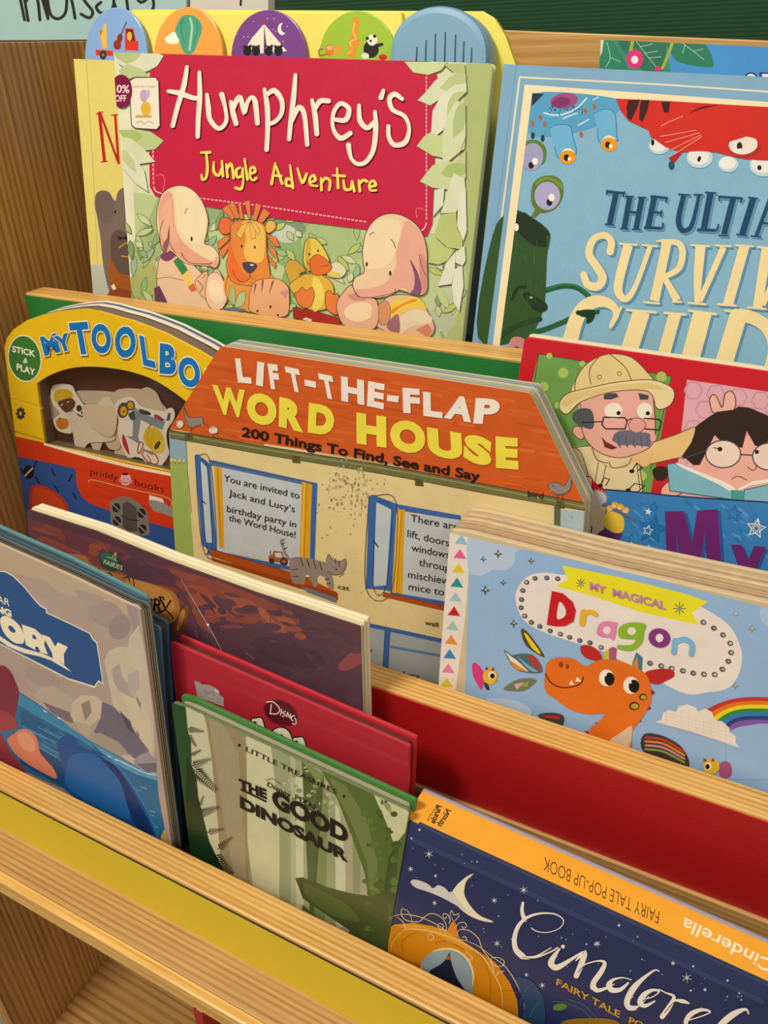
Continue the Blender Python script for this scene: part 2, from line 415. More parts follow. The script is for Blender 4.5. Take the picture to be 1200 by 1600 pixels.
# teal day card
loc = (-0.62, YW - 0.004, H + 0.01)
tp = thing('day_card', 'pale teal card with black handwritten day name on the wall behind the bookcase, top left', 'poster', loc)
s = wallsurf(tp, YW - 0.004, loc)
def wq(u, v):
    a = s.raw(u, v); return (a[0] - loc[0], a[1] + H - loc[2])
prism('card', [wq(-12, 63), wq(292, 61.5), wq(292, -150), wq(-75, -190)], 0.0, 0.003, paint('#a4c6c4', 0.6, 0.05, 30), tp)
s.part('card_border'); s.fr(0, 0, 3)
s.S('#2b2a26', 3.5, '-36,192 420,187 876,184', 0).S('#2b2a26', 3, '-36,192 -150,-300', 0).S('#6f7370', 10, '876,184 882,-200', 0)
s.part('day_lettering'); s.fr(0, 0, 2.727)
K = '#2a2a2a'
for q in ('105,85 75,-60', '75,-20 130,-30', '120,88 95,-60', '108,10 135,-25 160,0 170,85', '205,80 190,-25', '205,80 180,-5', '200,-20 215,60 250,80 280,50 285,-25', '285,-25 305,0 320,78', '345,60 380,76 395,50 365,10 355,-15 390,-40',
          '430,10 410,30 430,55 470,50 485,10 480,-60', '485,10 500,45 515,50', '540,0 545,40', '640,-60 655,20 640,60', '560,-50 600,10 650,-30'):
    s.S(K, 13, q)
s.flush()
# white schedule sheet
loc2 = (-0.46, YW - 0.003, H + 0.01)
ts = thing('notice_sheet', 'white notice sheet with black marks between teal card and green board', 'poster', loc2)
s = wallsurf(ts, YW - 0.003, loc2)
def wq2(u, v):
    a = s.raw(u, v); return (a[0] - loc2[0], a[1] + H - loc2[2])
prism('sheet', [wq2(297, 64), wq2(428, 64), wq2(428, -150), wq2(297, -150)], 0.0, 0.002, paint('#d4d0c4', 0.6, 0.04, 30), ts)
s.part('sheet_marks').fr(0, 0, 1).S('#26241f', 3.5, '376,8 377,-14', 0).S('#26241f', 3, '352,-12 384,-12', 0).S('#7e817c', 10, '424,64 424,-150', 0)
s.flush()
# red object on the lower shelf
rl = thing('closed_book', 'red book standing on the lower compartment floor, at the bottom edge of the photo', 'book', (-0.5, 0.40, -0.9315 + H))

# ================================================================ TIER 3 (top)
G3 = 'picture books standing on the top tier'
G2 = 'books standing on the middle tier'
G1 = 'books standing on the bottom tier'
cream = '#f0e8d0'
# ---- sound book
b = Book('sound_book', 'yellow sound board book with picture tabs and blue speaker, behind the crimson jungle book', 'book', 0.476, F3, 10.0,
         '158,480 142,95 150,25 185,7 740,8 757,18 776,48 792,95 745,480', 0.024, G3, 0.35, 0.2)
def inner(m, dep): return m
b.board('back_cover', 0.016, 0.022, paint('#e9da68', 0.4, 0.04, 30))
yp = [(178, 480), (178, 110), (200, 22), (625, 17), (628, 96), (628, 470)]
s = b.surf(0.010, None)
b2 = [tuple(s.raw(*p)) for p in yp]
prism('page_block', b2, 0.0122, 0.016, paint('#eadc70', 0.4, 0.04, 30), b.e, 0.0005)
def tab(cx, top, rx, ybot, col, dep, lab):
    q = [s.raw(cx + rx * math.cos(t) , (ybot) - (ybot - top) * math.sin(t) ** 0.9) for t in [math.pi * i / 24 for i in range(25)]]
    q += [s.raw(cx - rx, ybot + 150), s.raw(cx + rx, ybot + 150)][::1]
    o = prism('picture_tab', q, dep, dep + 0.003, paint(col, 0.35, 0.04, 30, coat=0.3), b.e, 0.0006); o['label'] = lab
tab(187, 13, 49, 96, '#85a9d8', 0.0062, 'pale blue tab with a red truck')
tab(298, 12, 54, 96, '#e8a24c', 0.0072, 'orange tab with a green balloon')
tab(422, 16, 59, 96, '#75408a', 0.0082, 'purple tab with a sailing boat at night')
tab(559, 17, 60, 96, '#9fbf3e', 0.0092, 'lime green tab with zoo animals')
t = b.surf(0.0062, None, 3); t.part('tab_picture').fr(0, 0, 3)
t.P('#cf3a2c', '448,232 530,238 530,262 450,260').P('#cf3a2c', '586,132 625,132 638,190 648,192 648,238 586,236').P('#5a2018', '592,136 622,140 632,192 596,192').E('#e2b049', 607, 170, 12, 22)
t.E('#33302d', 483, 258, 16, 22).E('#7d7a74', 483, 258, 6, 8).E('#8e3226', 550, 210, 18, 24).E('#8e3226', 562, 178, 13, 20).S('#5b2a1c', 5, '560,180 592,105')
t.P('#e8b84b', '464,140 484,230 502,226 498,112 488,112 482,140 470,180')
t.flush()
t = b.surf(0.0072, None, 3); t.part('tab_picture').fr(0, 0, 3)
t.P('#f3ead6', '772,180 790,165 800,155 815,150 830,160 838,200 800,206 780,198', 1).P('#4f9d80', '822,140 850,80 885,70 925,85 948,130 930,190 905,248 865,248 840,190', 1)
t.S('#a7cdb0', 10, '890,85 900,130 888,235').S('#3c8468', 6, '860,90 848,130 865,200').S('#3c8468', 6, '920,100 926,140 908,200')
t.flush()
t = b.surf(0.0082, None, 3); t.part('tab_picture').fr(400, 0, 3)
t.P('#e9e0cd', '38,112 -20,180 -60,245 40,250 145,240').P('#6a3a68', '38,112 52,235 42,250 36,250').P('#b8322f', '20,100 45,96 38,118')
t.E('#f3e9d6', 122, 136, 20, 28).E('#75408a', 134, 130, 17, 24)
for x in (-40, 0, 60, 105): t.E('#1c1820', x, 238, 20, 24).E('#1c1820', x - 14, 218, 7).E('#1c1820', x + 14, 216, 7)
for i in range(26): t.E('#e8d9b0', -110 + random.random() * 300, 75 + random.random() * 170, 2.5)
t.flush()
t = b.surf(0.0092, None, 3); t.part('tab_picture').fr(400, 0, 3)
t.P('#dd9534', '452,85 480,82 486,110 476,160 470,272 424,272 440,190 455,120').S('#f0d9a0', 3, '462,110 455,150 468,180 440,200 455,230 430,250').S('#dd9534', 12, '455,230 480,190 486,210')
t.E('#d77b3c', 345, 235, 20, 28).E('#e9b488', 345, 225, 14, 10).S('#9a4a25', 6, '330,255 300,260 296,235 312,230').E('#e39d3c', 385, 235, 18, 24)
t.E('#22201f', 540, 230, 36, 42).E('#efe6d6', 545, 188, 24, 26).E('#22201f', 522, 180, 8).E('#22201f', 556, 170, 8).E('#22201f', 538, 192, 6).S('#22201f', 16, '560,215 590,208').E('#e8e0d2', 512, 262, 18, 14).E('#c23230', 595, 268, 20, 14)
t.flush()
# blue plastic speaker module
q = [s.raw(698 + 76 * math.cos(a), 95 - 80 * abs(math.sin(a)) ** 0.85) for a in [math.pi * i / 30 for i in range(31)]]
q = [s.raw(738, 530)] + q + [s.raw(575, 530)]
prism('speaker_module', q, -0.004, 0.016, paint('#7ba2bd', 0.4, 0.03, 30), b.e, 0.0045)
t = b.surf(-0.004, None, 2); t.part('speaker_slots').fr(400, 0, 3)
for x, y0_, y1_ in ((755, 222, 300), (798, 190, 310), (842, 160, 310), (888, 152, 310), (936, 165, 310), (975, 195, 310), (1012, 226, 310)):
    t.S('#33536b', (7, 9, 9), [(x, y0_), (x - 4, y1_)], 0)
t.flush()
# ---- yellow hardcover, mostly hidden
b = Book('picture_book', 'pale yellow hardcover with red letter N and grey elephant, leftmost on the top tier', 'book', 0.4635, F3, 6.0,
         '147,480 115,92 420,104 420,470', 0.011, G3, 0.4, 0.15, 0.05)
b.board('front_cover', 0, 0.002, paint('#dcd27e', 0.45)); b.board('page_block', 0.002, 0.009, paint('#e8e0c8', 0.7), 0.003); b.board('back_cover', 0.009, 0.011, paint('#dcd27e', 0.45))
s = b.surf(); s.part('cover_illustration').fr(0, 0, 3)
s.P('#ddd17a', '340,270 1300,270 1300,1500 340,1500')
s.S('#b3a968', 3, '404,275 440,850 465,1400', 0)
s.fr(0, 260, 3).P('#b9bfae', '425,460 700,460 700,700 425,700')
s.P('#77675f', '445,150 470,115 510,120 540,160 560,110 640,90 680,200 640,330 600,400 640,640 540,640 490,500 470,330 460,270', 1).P('#5d4e48', '520,330 600,330 640,640 545,560', 1)
s.E('#6e5f58', 490, 190, 44, 78, -10).E('#221a18', 541, 213, 5, 6).P('#221a18', '553,325 575,335 596,325 596,345 575,338 556,348')
s.P('#9a5a28', '515,430 560,500 640,520 640,600 520,560', 1).S('#b98a3c', 7, '560,380 600,360 620,420 570,420').P('#8a4526', '505,600 530,575 600,580 640,640 500,650', 1).P('#e8dcc0', '520,560 535,550 545,575 530,580')
s.part('title_lettering').fr(0, 0, 3)
R = '#b52a24'
s.S(R, 15, '466,530 490,755', 0).S(R, 11, '472,535 552,755', 0).S(R, 12, '540,540 556,765', 0).S(R, 6, '452,535 482,525', 0).S(R, 6, '475,760 502,756', 0).S(R, 6, '524,540 556,538', 0)
s.flush()

# ---- crimson jungle book
b = Book('picture_book', 'crimson jungle picture book with white handwritten title and green leafy border on the top tier', 'book', 0.456, F3, 6.0,
         '207,485 178,82 766,99 770,104 722,530', 0.006, G3, 0.30, 0.35, 0.05)
b.board('front_cover', 0, 0.0008, paint('#c3c98f', 0.4)); b.board('page_block', 0.0008, 0.0052, paint('#e4dec4', 0.7), 0.0008); b.board('back_cover', 0.0052, 0.006, paint('#b7c07f', 0.4))
s = b.surf(); s.part('cover_illustration').fr(0, 0, 1)
s.P('#d5d9b0', '170,70 780,90 740,640 190,640')
s.P('#b9ca93', '205,300 420,330 720,370 700,640 190,640').P('#aab97a', '729,95 775,95 735,640 690,640').P('#dfe0c2', '176,80 200,80 222,640 190,640')
# jungle wash
for (x, y, rx, ry, c) in ((228, 390, 22, 50, '#a9bb84'), (250, 350, 18, 60, '#9fb57c'), (335, 330, 40, 25, '#93ad7a'), (460, 380, 45, 40, '#8fae74'), (520, 380, 50, 40, '#a8bd85'), (440, 350, 40, 16, '#7f9a78'), (600, 480, 30, 60, '#a9bd86'),
                          (700, 460, 25, 60, '#b9c6a0'), (470, 440, 30, 50, '#8eac6c'), (360, 470, 25, 30, '#9fb885'), (690, 500, 22, 20, '#b3bfa4'), (225, 450, 25, 40, '#a7b26f'), (445, 365, 22, 14, '#c4cdb8')):
    s.E(c, x, y, rx, ry, 15)
DK = '#5b6a48'
for i in range(120):
    x = random.choice([random.uniform(205, 245), random.uniform(410, 560), random.uniform(420, 560), random.uniform(310, 345), random.uniform(684, 716)]); y = random.uniform(345, 500)
    a = random.uniform(-2.8, -0.3); L = random.uniform(12, 34); cx, sy = math.cos(a), math.sin(a)
    c = random.choice(['#a6bd80', '#bccb98', '#8fb077', '#c9d3ab', '#9ab69a', '#b7c86f', '#7fa06c'])
    q = [(x, y), (x + cx * L * .5 - sy * 5, y + sy * L * .5 + cx * 5), (x + cx * L, y + sy * L), (x + cx * L * .5 + sy * 5, y + sy * L * .5 - cx * 5)]
    s.P(c, q, 1, 4); s.S(DK, 0.8, q + [q[0]], 1, 0, 3)
# crimson panel
s.part('title_panel')
s.P('#c02b48', '236,80 640,92 683,98 683,160 676,350 668,369 650,368 413,339 262,311 243,306 235,292 233,200')
for a, bq in (((240, 235), (241, 290)), ((262, 303), (412, 322)), ((412, 322), (575, 347)), ((667, 120), (667, 345)),):
    L = math.hypot(bq[0] - a[0], bq[1] - a[1]); n = int(L / 6.2)
    for i in range(n):
        t0, t1 = i / n, (i + .62) / n
        s.S('#efd9cf', 1.7, [(a[0] + (bq[0] - a[0]) * t0, a[1] + (bq[1] - a[1]) * t0), (a[0] + (bq[0] - a[0]) * t1, a[1] + (bq[1] - a[1]) * t1)], 0, 0); s.lay -= 0.88
s.lay += 1
s.S('#efd9cf', 1.5, '667,348 664,356 658,360 650,357').S('#efd9cf', 1.5, '241,292 245,299 253,302').S('#d8808c', 1, '652,340 651,328 656,325 664,328').S('#d8808c', 1, '245,275 255,273 258,285 255,300')
def leaf(q, c='#c8d39c', c2=None):
    s.P('#4c3b35', [(x + 1.5, y + 3) for x, y in pts(q)], 0); s.P(c, q, 0); 
    if c2: s.P(c2, [(0.55 * x + .45 * pts(q)[0][0], .55 * y + .45 * pts(q)[0][1]) for x, y in pts(q)], 0)
s.fr(0, 0, 3)
leaf('536,238 640,240 740,248 770,262 740,310 700,332 640,350 560,300', '#d6d9bd', '#b4c389')
leaf('560,330 600,300 680,330 700,360 650,420 600,400', '#b8c88e')
leaf('560,610 640,605 710,618 770,660 730,700 680,705 600,680', '#bccb90', '#a9bd77')
leaf('570,640 620,650 680,700 732,758 650,770 600,740', '#d3dab4')
leaf('575,700 620,720 680,800 698,900 640,860 580,790', '#d9ddc4', '#c2cc9c')
s.fr(400, 0, 3)
leaf('698,290 900,292 870,330 810,352 740,340', '#c9d49e')
leaf('880,300 980,298 985,360 940,350', '#b4c186'); leaf('985,345 900,340 840,380 800,430 760,470 820,495 900,440 990,430', '#d3d9b8', '#b9c78e')
leaf('990,430 930,425 870,450 830,520 820,655 880,610 920,500', '#dadcc6', '#b5c48c'); leaf('985,640 900,650 820,620 790,640 755,685 830,730 880,740 980,700', '#c3cf95')
leaf('985,490 940,470 900,540 875,640 878,780 960,710 985,640', '#cfd7ae', '#adbe84'); leaf('985,700 940,760 985,790', '#bdc993')
leaf('985,770 900,755 830,775 770,850 830,880 900,888 970,860 985,830', '#c6d29c', '#a9bd77')
s.fr(400, 260, 3)
leaf('980,60 930,30 900,110 870,220 940,215 985,130', '#d6dabb'); leaf('840,110 885,100 880,180 832,235', '#d9dcc6'); leaf('985,100 950,160 945,280 975,350 990,300', '#dcdecb')
leaf('940,215 870,225 845,300 845,330 900,380 970,388 970,340 945,290', '#b6c57c'); leaf('820,340 810,450 860,460 900,440 935,390 860,370', '#b9c780')
leaf('980,370 940,400 915,440 970,465 985,440', '#d9dcc6'); leaf('935,400 895,450 855,560 920,550 935,480', '#dadcc8'); leaf('970,465 935,480 920,560 930,640 955,680 975,560', '#dcdecb')
s.S('#8aa060', 1.5, '840,490 890,480 905,500').P('#bdca90', '845,560 880,590 905,640 895,660 865,630', 1)
# animals
s.part('animal_picture').fr(220, 280, 5)
O = '#5a4438'
def an(col, q, ow=5, sm=1, oc=O):
    s.P(col, q, sm)
    if ow: s.S(oc, ow, pts(q) + [pts(q)[0]], sm)
    return s
# plain stand-in plush, left
an('#e3c4a4', '150,620 300,560 430,680 520,760 600,700 660,800 690,920 640,1010 540,1010 400,1010 230,1010 150,900 130,760')
s.P('#7c4763', '160,590 200,570 275,560 290,590 220,640 170,625', 1).P('#3f8550', '260,640 305,600 375,710 330,750').P('#e8c868', '330,750 375,710 420,810 375,840').P('#cf6a45', '375,840 420,810 440,870 400,880')
s.S(O, 4, '130,780 220,765 340,790').P('#69405c', '110,850 150,830 200,930 230,1010 120,1000')
an('#e8d3ad', '135,230 170,120 240,65 330,50 420,90 490,180 530,300 525,400 505,500 560,520 610,580 615,650 590,690 540,680 400,665 330,640 240,560 190,580 160,500 130,350')
s.P('#dfa78e', '145,240 180,130 240,100 265,200 275,360 330,480 420,560 560,640 600,600 610,650 580,680 400,655 330,630 250,560 190,570 160,480', 1)
s.P('#e4b295', '160,260 240,150 250,330 300,480 200,480 160,420', 1).P('#8e5a6a', '228,370 215,450 185,500 180,540 200,580 225,500 232,440', 1).S(O, 5, '180,320 155,420 165,520 190,580').S(O, 5, '228,370 220,450 240,520 280,580')
s.P('#ecdcb6', '280,80 400,90 480,190 515,330 500,480 420,500 330,440 290,300', 1)
s.E('#35282a', 403, 466, 9, 18).S(O, 5, '350,270 360,240 375,228').S(O, 6, '325,575 350,620 400,655 540,660 560,650').S(O, 5, '540,665 560,690 590,690')
an('#dfb894', '430,790 480,740 530,730 520,900 500,930 440,850', 4).S('#a5623f', 4, '470,720 500,700 530,720 500,760 470,770').S('#b5713f', 9, '450,790 490,840 470,880')
an('#ebc9ab', '510,850 530,760 580,725 630,750 670,840 680,930 640,1010 560,1010 515,940'); s.P('#f0dbbd', '530,850 580,780 640,850 650,950 580,960', 1)
# lion
for q in ('640,230 690,195 740,300 720,320', '690,190 740,180 780,300 745,310', '765,190 790,190 810,310 780,310', '815,170 860,165 865,300 850,320', '905,185 950,200 905,330 880,310', '965,225 1020,265 940,360 915,330',
          '600,490 690,430 700,470 615,550', '620,560 695,490 690,540 640,620', '980,430 1060,450 1095,530 1050,520', '990,480 1060,560 1080,640 1020,570', '1000,590 1060,660 1055,700 1010,640'):
    an('#dc7f4c', q, 3.5, 0)
an('#d9713f', '610,370 640,300 700,310 730,360 700,420 640,425'); an('#e2b05a', '975,370 1000,325 1050,330 1060,380 1010,420 980,400')
an('#dd9a50', '690,740 1020,740 1010,900 900,1030 780,1010 670,900', 4)
an('#dd8a45', '710,360 760,325 850,318 950,340 985,400 990,560 1010,690 1010,780 930,820 860,832 740,810 690,750 675,650 700,560')
s.P('#e9bd66', '800,340 900,330 970,400 975,560 950,640 850,650 810,560 830,450', 1).P('#e2723a', '700,480 740,600 800,720 850,760 800,810 720,780 685,690', 1)
for q in ('850,330 790,360 750,430 790,465', '850,330 870,470 905,460 900,380', '860,330 910,350 940,400 925,440'): an('#e5b862', q, 3, 0)
an('#4a4554', '800,655 850,645 905,660 910,690 860,735 815,700')
s.P('#4a4554', '800,655 850,645 905,660 910,690 860,735 815,700', 1).E('#d9d3d0', 875, 668, 16, 7).E('#35282a', 795, 522, 7, 13).E('#35282a', 897, 530, 7, 13)
s.S(O, 5, '858,735 850,780 800,800 750,770 725,705').S(O, 4, '860,745 885,785')
# tiger
an('#e3ab80', '850,1010 860,880 900,800 980,775 1080,780 1150,830 1165,900 1150,1060 1000,1070 880,1040')
for q in ('905,820 890,890', '960,790 950,880', '1040,795 1010,890'): s.S('#7a4a3a', (14, 4), q)
s.P('#c58b96', '1090,880 1160,860 1140,930', 0).E('#35282a', 1020, 996, 8, 12).E('#35282a', 918, 1028, 8, 10).E('#35282a', 1078, 1060, 8, 8)
an('#a9bd80', '690,940 715,830 745,880 740,980', 3); an('#b5c68e', '740,1000 770,900 820,880 810,980', 3); s.P('#62788c', '640,1010 740,1000 830,1020 760,1035', 1)
# duck
s.fr(430, 310, 4)
an('#a5332c', '115,680 240,700 400,745 420,800 300,780 120,745', 4, 0); s.P('#e0d6bd', '175,755 195,742 235,755 230,770')
an('#c9a048', '65,430 90,390 140,390 195,450 160,470 150,530 110,540 80,480', 3); an('#d9d8b8', '350,410 400,395 450,450 410,495 330,480', 3); s.P('#d9c25a', '340,450 410,470 400,492 335,482', 1)
an('#d8b048', '190,470 300,480 360,530 370,600 340,680 250,700 180,670 110,580 100,530', 4); s.P('#e6d06a', '240,500 290,520 310,620 280,690 240,690', 1)
an('#ddc55a', '190,270 220,245 270,260 320,330 345,400 320,440 240,450 200,440 180,380'); s.P('#c9a84a', '195,280 225,260 220,440 200,430', 1)
an('#da7236', '220,390 260,350 310,370 360,425 330,465 270,480 230,460', 4); s.S('#8c3f22', 4, '290,425 340,415')
s.E('#35282a', 219, 348, 5, 9).E('#35282a', 274, 326, 5, 9).S('#35282a', 5, '205,400 215,410')
an('#dd7f45', '125,590 150,580 175,555 200,575 235,555 250,600 235,660 200,685 150,660', 4); an('#dd7f45', '320,590 345,572 370,600 400,600 395,720 350,710 320,670', 4)
# plain stand-in plush, right
an('#dcb59b', '640,800 680,640 780,600 900,620 950,690 1000,800 960,870 820,890', 4)
s.P('#e2c557', '730,650 840,620 900,620 950,690 860,685 780,720 735,750', 1).P('#d98a3f', '740,690 860,630 890,640 800,670 740,720', 1).P('#ddd0b0', '770,760 870,690 960,720 980,770 850,800 780,850', 1).P('#9c6a72', '700,800 770,720 780,840', 1).P('#c9836a', '880,820 960,780 990,830 960,870')
an('#e6c9a6', '550,330 570,220 620,140 690,100 770,98 860,140 920,210 950,310 955,430 955,560 930,600 880,600 760,570 680,615 600,620 520,610 490,570 500,500 560,460 555,400')
s.P('#dfa995', '760,340 800,180 840,140 915,210 945,310 950,560 920,595 880,590 840,590 800,560 700,610 560,615 500,570 600,560 700,520 760,420', 1).P('#ead6b2', '570,240 640,140 760,130 790,220 720,400 600,440 560,380', 1)
s.P('#cf8f86', '905,350 950,400 950,560 925,595 910,500', 1).P('#80577a', '850,390 875,480 870,560 850,590 905,605 915,560 895,470', 1).S(O, 5, '850,385 895,470 915,560 905,610').S(O, 4, '905,350 920,420 945,480')
s.S(O, 4, '495,510 492,560 530,610 580,622 700,600 760,580').S(O, 4, '755,565 762,590')
s.E('#35282a', 578, 410, 7, 14).E('#35282a', 724, 467, 8, 16).S(O, 5, '595,228 610,215 625,215').S(O, 5, '730,255 748,280 755,310')
an('#dfb094', '430,585 480,540 520,610 600,620 640,640 655,740 620,815 540,810 440,795 400,730 390,650'); s.P('#ecd6b0', '440,690 510,650 600,660 600,740 520,770 450,740', 1).P('#cf8c88', '455,605 495,595 520,612 580,630 500,640', 1)
an('#cd9468', '650,660 700,640 725,690 715,770 680,790 655,770', 3)
s.S('#5c6c74', 2.5, '1030,840 1045,830 1040,860 1060,850 1055,875')
# price stickers
s.part('price_sticker').fr(0, 0, 3)
s.P('#d7d3c0', '610,380 640,365 735,365 748,385 755,590 740,608 640,600 622,585')
s.P('#5a4438', '610,380 612,370 640,360 738,362 752,385 758,592 742,611 638,603 620,588'); s.P('#eae3d0', '614,382 640,366 735,366 747,385 753,588 739,605 641,599 624,585')
s.T("umphrey's Corner", '#c06a5c', (628, 412), (738, 412), 14).E('#b9a6c4', 680, 450, 18, 30).E('#c8b4cc', 700, 440, 9, 20).E('#dcb44c', 690, 510, 24, 34).P('#c9a35c', '645,540 715,540 718,552 640,552').S('#3a3430', 2, '645,578 665,568 680,582 700,570 725,580')
s.E('#7c1b42', 574, 428, 52, 78).T('0%', '#e9dcd8', (552, 434), (612, 436), 36, 0.02).T('OFF', '#e9dcd8', (545, 476), (598, 476), 30, 0.02)
# lettering
s.part('title_lettering')
def ttl(fr_, col, wd, lst, sh='#4a0f22', d=(2.5, 4)):
    s.fr(*fr_)
    for q in lst: s.S(sh, wd, [(x + d[0], y + d[1]) for x, y in pts(q)]); s.lay -= 0.88
    s.lay += 1
    for q in lst:
        q = pts(q); s.S(col, [wd * (1 + .16 * ((i * 7919) % 5 - 2) / 2) for i in range(len(q))], q); s.lay -= 0.88
    s.lay += 1
ttl((0, 0, 3), '#efe6d2', 21, ['882,315 868,400 838,500 815,590', '940,340 942,450 935,560 932,640', '795,428 850,438 905,458 940,462', '976,445 982,500 990,560 1030,603 1065,570 1062,510 1045,443',
                           '1088,478 1098,530 1112,580', '1096,520 1110,480 1132,458 1150,525 1165,480 1185,456 1202,480 1212,578'])
ttl((400, 0, 3), '#efe6d2', 21, ['45,420 58,500 60,600 55,702', '50,450 90,425 125,470 125,530 95,570 60,582', '190,352 182,450 170,550 160,652', '172,570 205,505 232,540 245,678', '268,470 282,540 290,628', '278,520 305,475 345,474',
                             '372,560 425,562 440,510 400,486 368,530 366,600 400,648 446,625', '488,495 492,565 525,600 556,575', '562,525 566,600 555,700 520,758 480,768 450,740 438,680', '602,425 590,458',
                             '690,465 655,442 630,465 645,515 700,545 722,600 705,665 655,680 628,645 625,592'])
ttl((0, 0, 3), '#f0df6a', 12, ['948,715 990,714', '972,716 978,780 972,830 955,842 950,820', '1008,760 1008,805 1030,822 1045,790', '1046,755 1050,825', '1066,770 1072,828', '1070,795 1085,768 1095,790 1100,835',
                          '1130,785 1112,800 1118,830 1140,820 1142,785 1145,850 1135,885 1110,880', '1152,745 1165,840', '1178,815 1200,805 1196,785 1180,790 1178,830 1192,845 1206,835'])
ttl((400, 0, 3), '#f0df6a', 12, ['95,765 78,862', '95,768 128,860', '82,822 122,825', '165,775 178,880', '172,845 150,838 148,868 178,872', '200,790 222,855 242,815', '255,855 282,845 275,822 258,835 260,865 292,872', '310,835 312,890', '312,860 330,835 352,850 348,890', '385,790 390,880', '366,822 420,825',
                             '415,845 422,885 448,885 455,850', '458,855 465,895', '486,845 492,895', '488,865 505,845 525,850', '535,875 565,868 555,848 538,858 540,890 568,892'], '#4a0f22', (2, 3))
s.flush()

# ---- big blue hardcover at right
b = Book('picture_book', 'large pale blue hardcover with cream serif title and monsters, right on the top tier', 'book', 0.456, F3, 6.0,
         '735,560 787,100 1460,133 1440,620', 0.016, G3, 0.42, 0.12, 0.05)
b.board('front_cover', 0, 0.0028, paint('#7ea8c2', 0.45)); b.board('page_block', 0.0028, 0.0132, paint('#e4dec4', 0.7), 0.003); b.board('back_cover', 0.0132, 0.016, paint('#6d9ab8', 0.45))
s = b.surf(); s.part('cover_illustration').fr(800, 0, 3)
s.P('#7fa9c6', '-60,280 2000,280 2000,2000 -300,2000').P('#ece0b8', '60,396 1200,478 2000,535 2000,2100 -149,2100').P('#84b2cc', '96,436 1200,506 2000,560 2000,2100 -119,2100')
s.S('#e6dcba', 8, '1900,485 1200,430 700,396 36,362 -126,1620 -186,2100', 0).S('#6a92b0', 3, '20,305 -120,1400 -160,1640', 0)
for i in range(160):
    x = random.uniform(100, 1190); y = random.uniform(700, 1600); s.S('#96bfd4', 3, [(x, y), (x + 2, y + 22)], 0, 0); s.lay -= 0.88
s.lay += 2
# blue creature
s.P('#5a9fc6', '90,440 480,460 500,520 400,590 300,620 200,640 80,620', 1).P('#23344c', '95,436 150,440 92,500').E('#9c4c86', 245, 472, 66, 36, -8).E('#7c3468', 230, 480, 44, 24, -8)
s.S('#cfe2ea', 7, '150,530 220,540 300,510 350,460').S('#cfe2ea', 6, '310,588 360,560').S('#cfe2ea', 6, '240,555 305,530').S('#cfe2ea', 5, '380,468 405,455')
for x, y in ((98, 580), (133, 552), (153, 583), (345, 520), (386, 500), (325, 630)): s.E('#a2694a', x, y, 9, 14, -10)
for x, y in ((98, 636), (144, 648)): s.E('#22384a', x, y, 9, 16)
for i in range(30): s.E('#1e4a66', random.uniform(170, 330), random.uniform(495, 540), 2.5, 4)
for q, cx, cy in (('180,600 210,585 270,590 285,640 300,720 225,745 200,690', 262, 737), ('388,530 430,512 480,530 492,640 490,660 415,670 400,600', 455, 677)):
    s.P('#6fb0d4', q, 1).S('#3f7fa6', 4, q, 1); s.E('#e8e4da', cx, cy - 16, 30, 26).E('#e59a2c', cx, cy, 38, 33).E('#1f1a18', cx - 6, cy + 2, 13, 16).E('#f0ece0', cx + 8, cy + 8, 8, 10)
# green eyes
s.P('#5f7a36', '60,665 110,655 150,680 162,720 140,770 60,700', 1).E('#9fa0c4', 95, 735, 52, 65, 10).E('#1a1a1a', 90, 775, 13, 16).E('#efece6', 108, 756, 14, 16)
s.fr(800, 260, 3)
s.P('#5f7536', '90,140 100,80 140,48 200,46 238,80 236,150 200,200 140,218 100,190', 1).P('#5f7536', '115,190 145,205 110,240 90,235').E('#a9a8cc', 166, 138, 60, 66).P('#78903f', '110,90 170,60 235,105 225,75 175,50 130,60', 1).E('#1a1a1a', 176, 168, 14, 17).E('#f0ece6', 186, 146, 14, 18)
# green creature
s.P('#34522c', '-90,320 0,210 60,220 140,270 180,320 165,420 160,540 150,660 110,760 60,810 -160,800', 1).P('#22301f', '10,215 60,215 135,270 180,320 160,330 165,380 100,370 50,330 10,290').E('#efe9da', 22, 285, 10, 18)
s.P('#1d3522', '50,600 80,590 110,610 160,640 165,670 130,685 90,660', 1).E('#8ab0a0', 90, 614, 8, 6).S('#1d3522', 16, '0,620 30,570 65,565').S('#23573a', 24, '160,580 240,560 310,570 370,620 400,680').S('#2f7a4a', 8, '165,575 240,553 310,563 365,610')
s.S('#24462a', 26, '-100,830 20,750 130,715').S('#2a5c38', 24, '80,780 150,765 250,725 300,700').P('#c58a88', '0,805 40,800 80,830 80,860 -10,850', 1).E('#b4322c', 20, 850, 12, 8)
for i in range(40):
    x = random.uniform(-60, 130); y = random.uniform(340, 760); s.S('#45663a', 2, [(x, y), (x + 3, y + 35)], 0, 0); s.lay -= 0.88
s.lay += 1
s.fr(800, 0, 3).P('#ece0b8', '60,396 96,436 -119,2100 -149,2100').P('#7fa9c6', '52,396 60,396 -149,2100 -178,2100 -10,800')
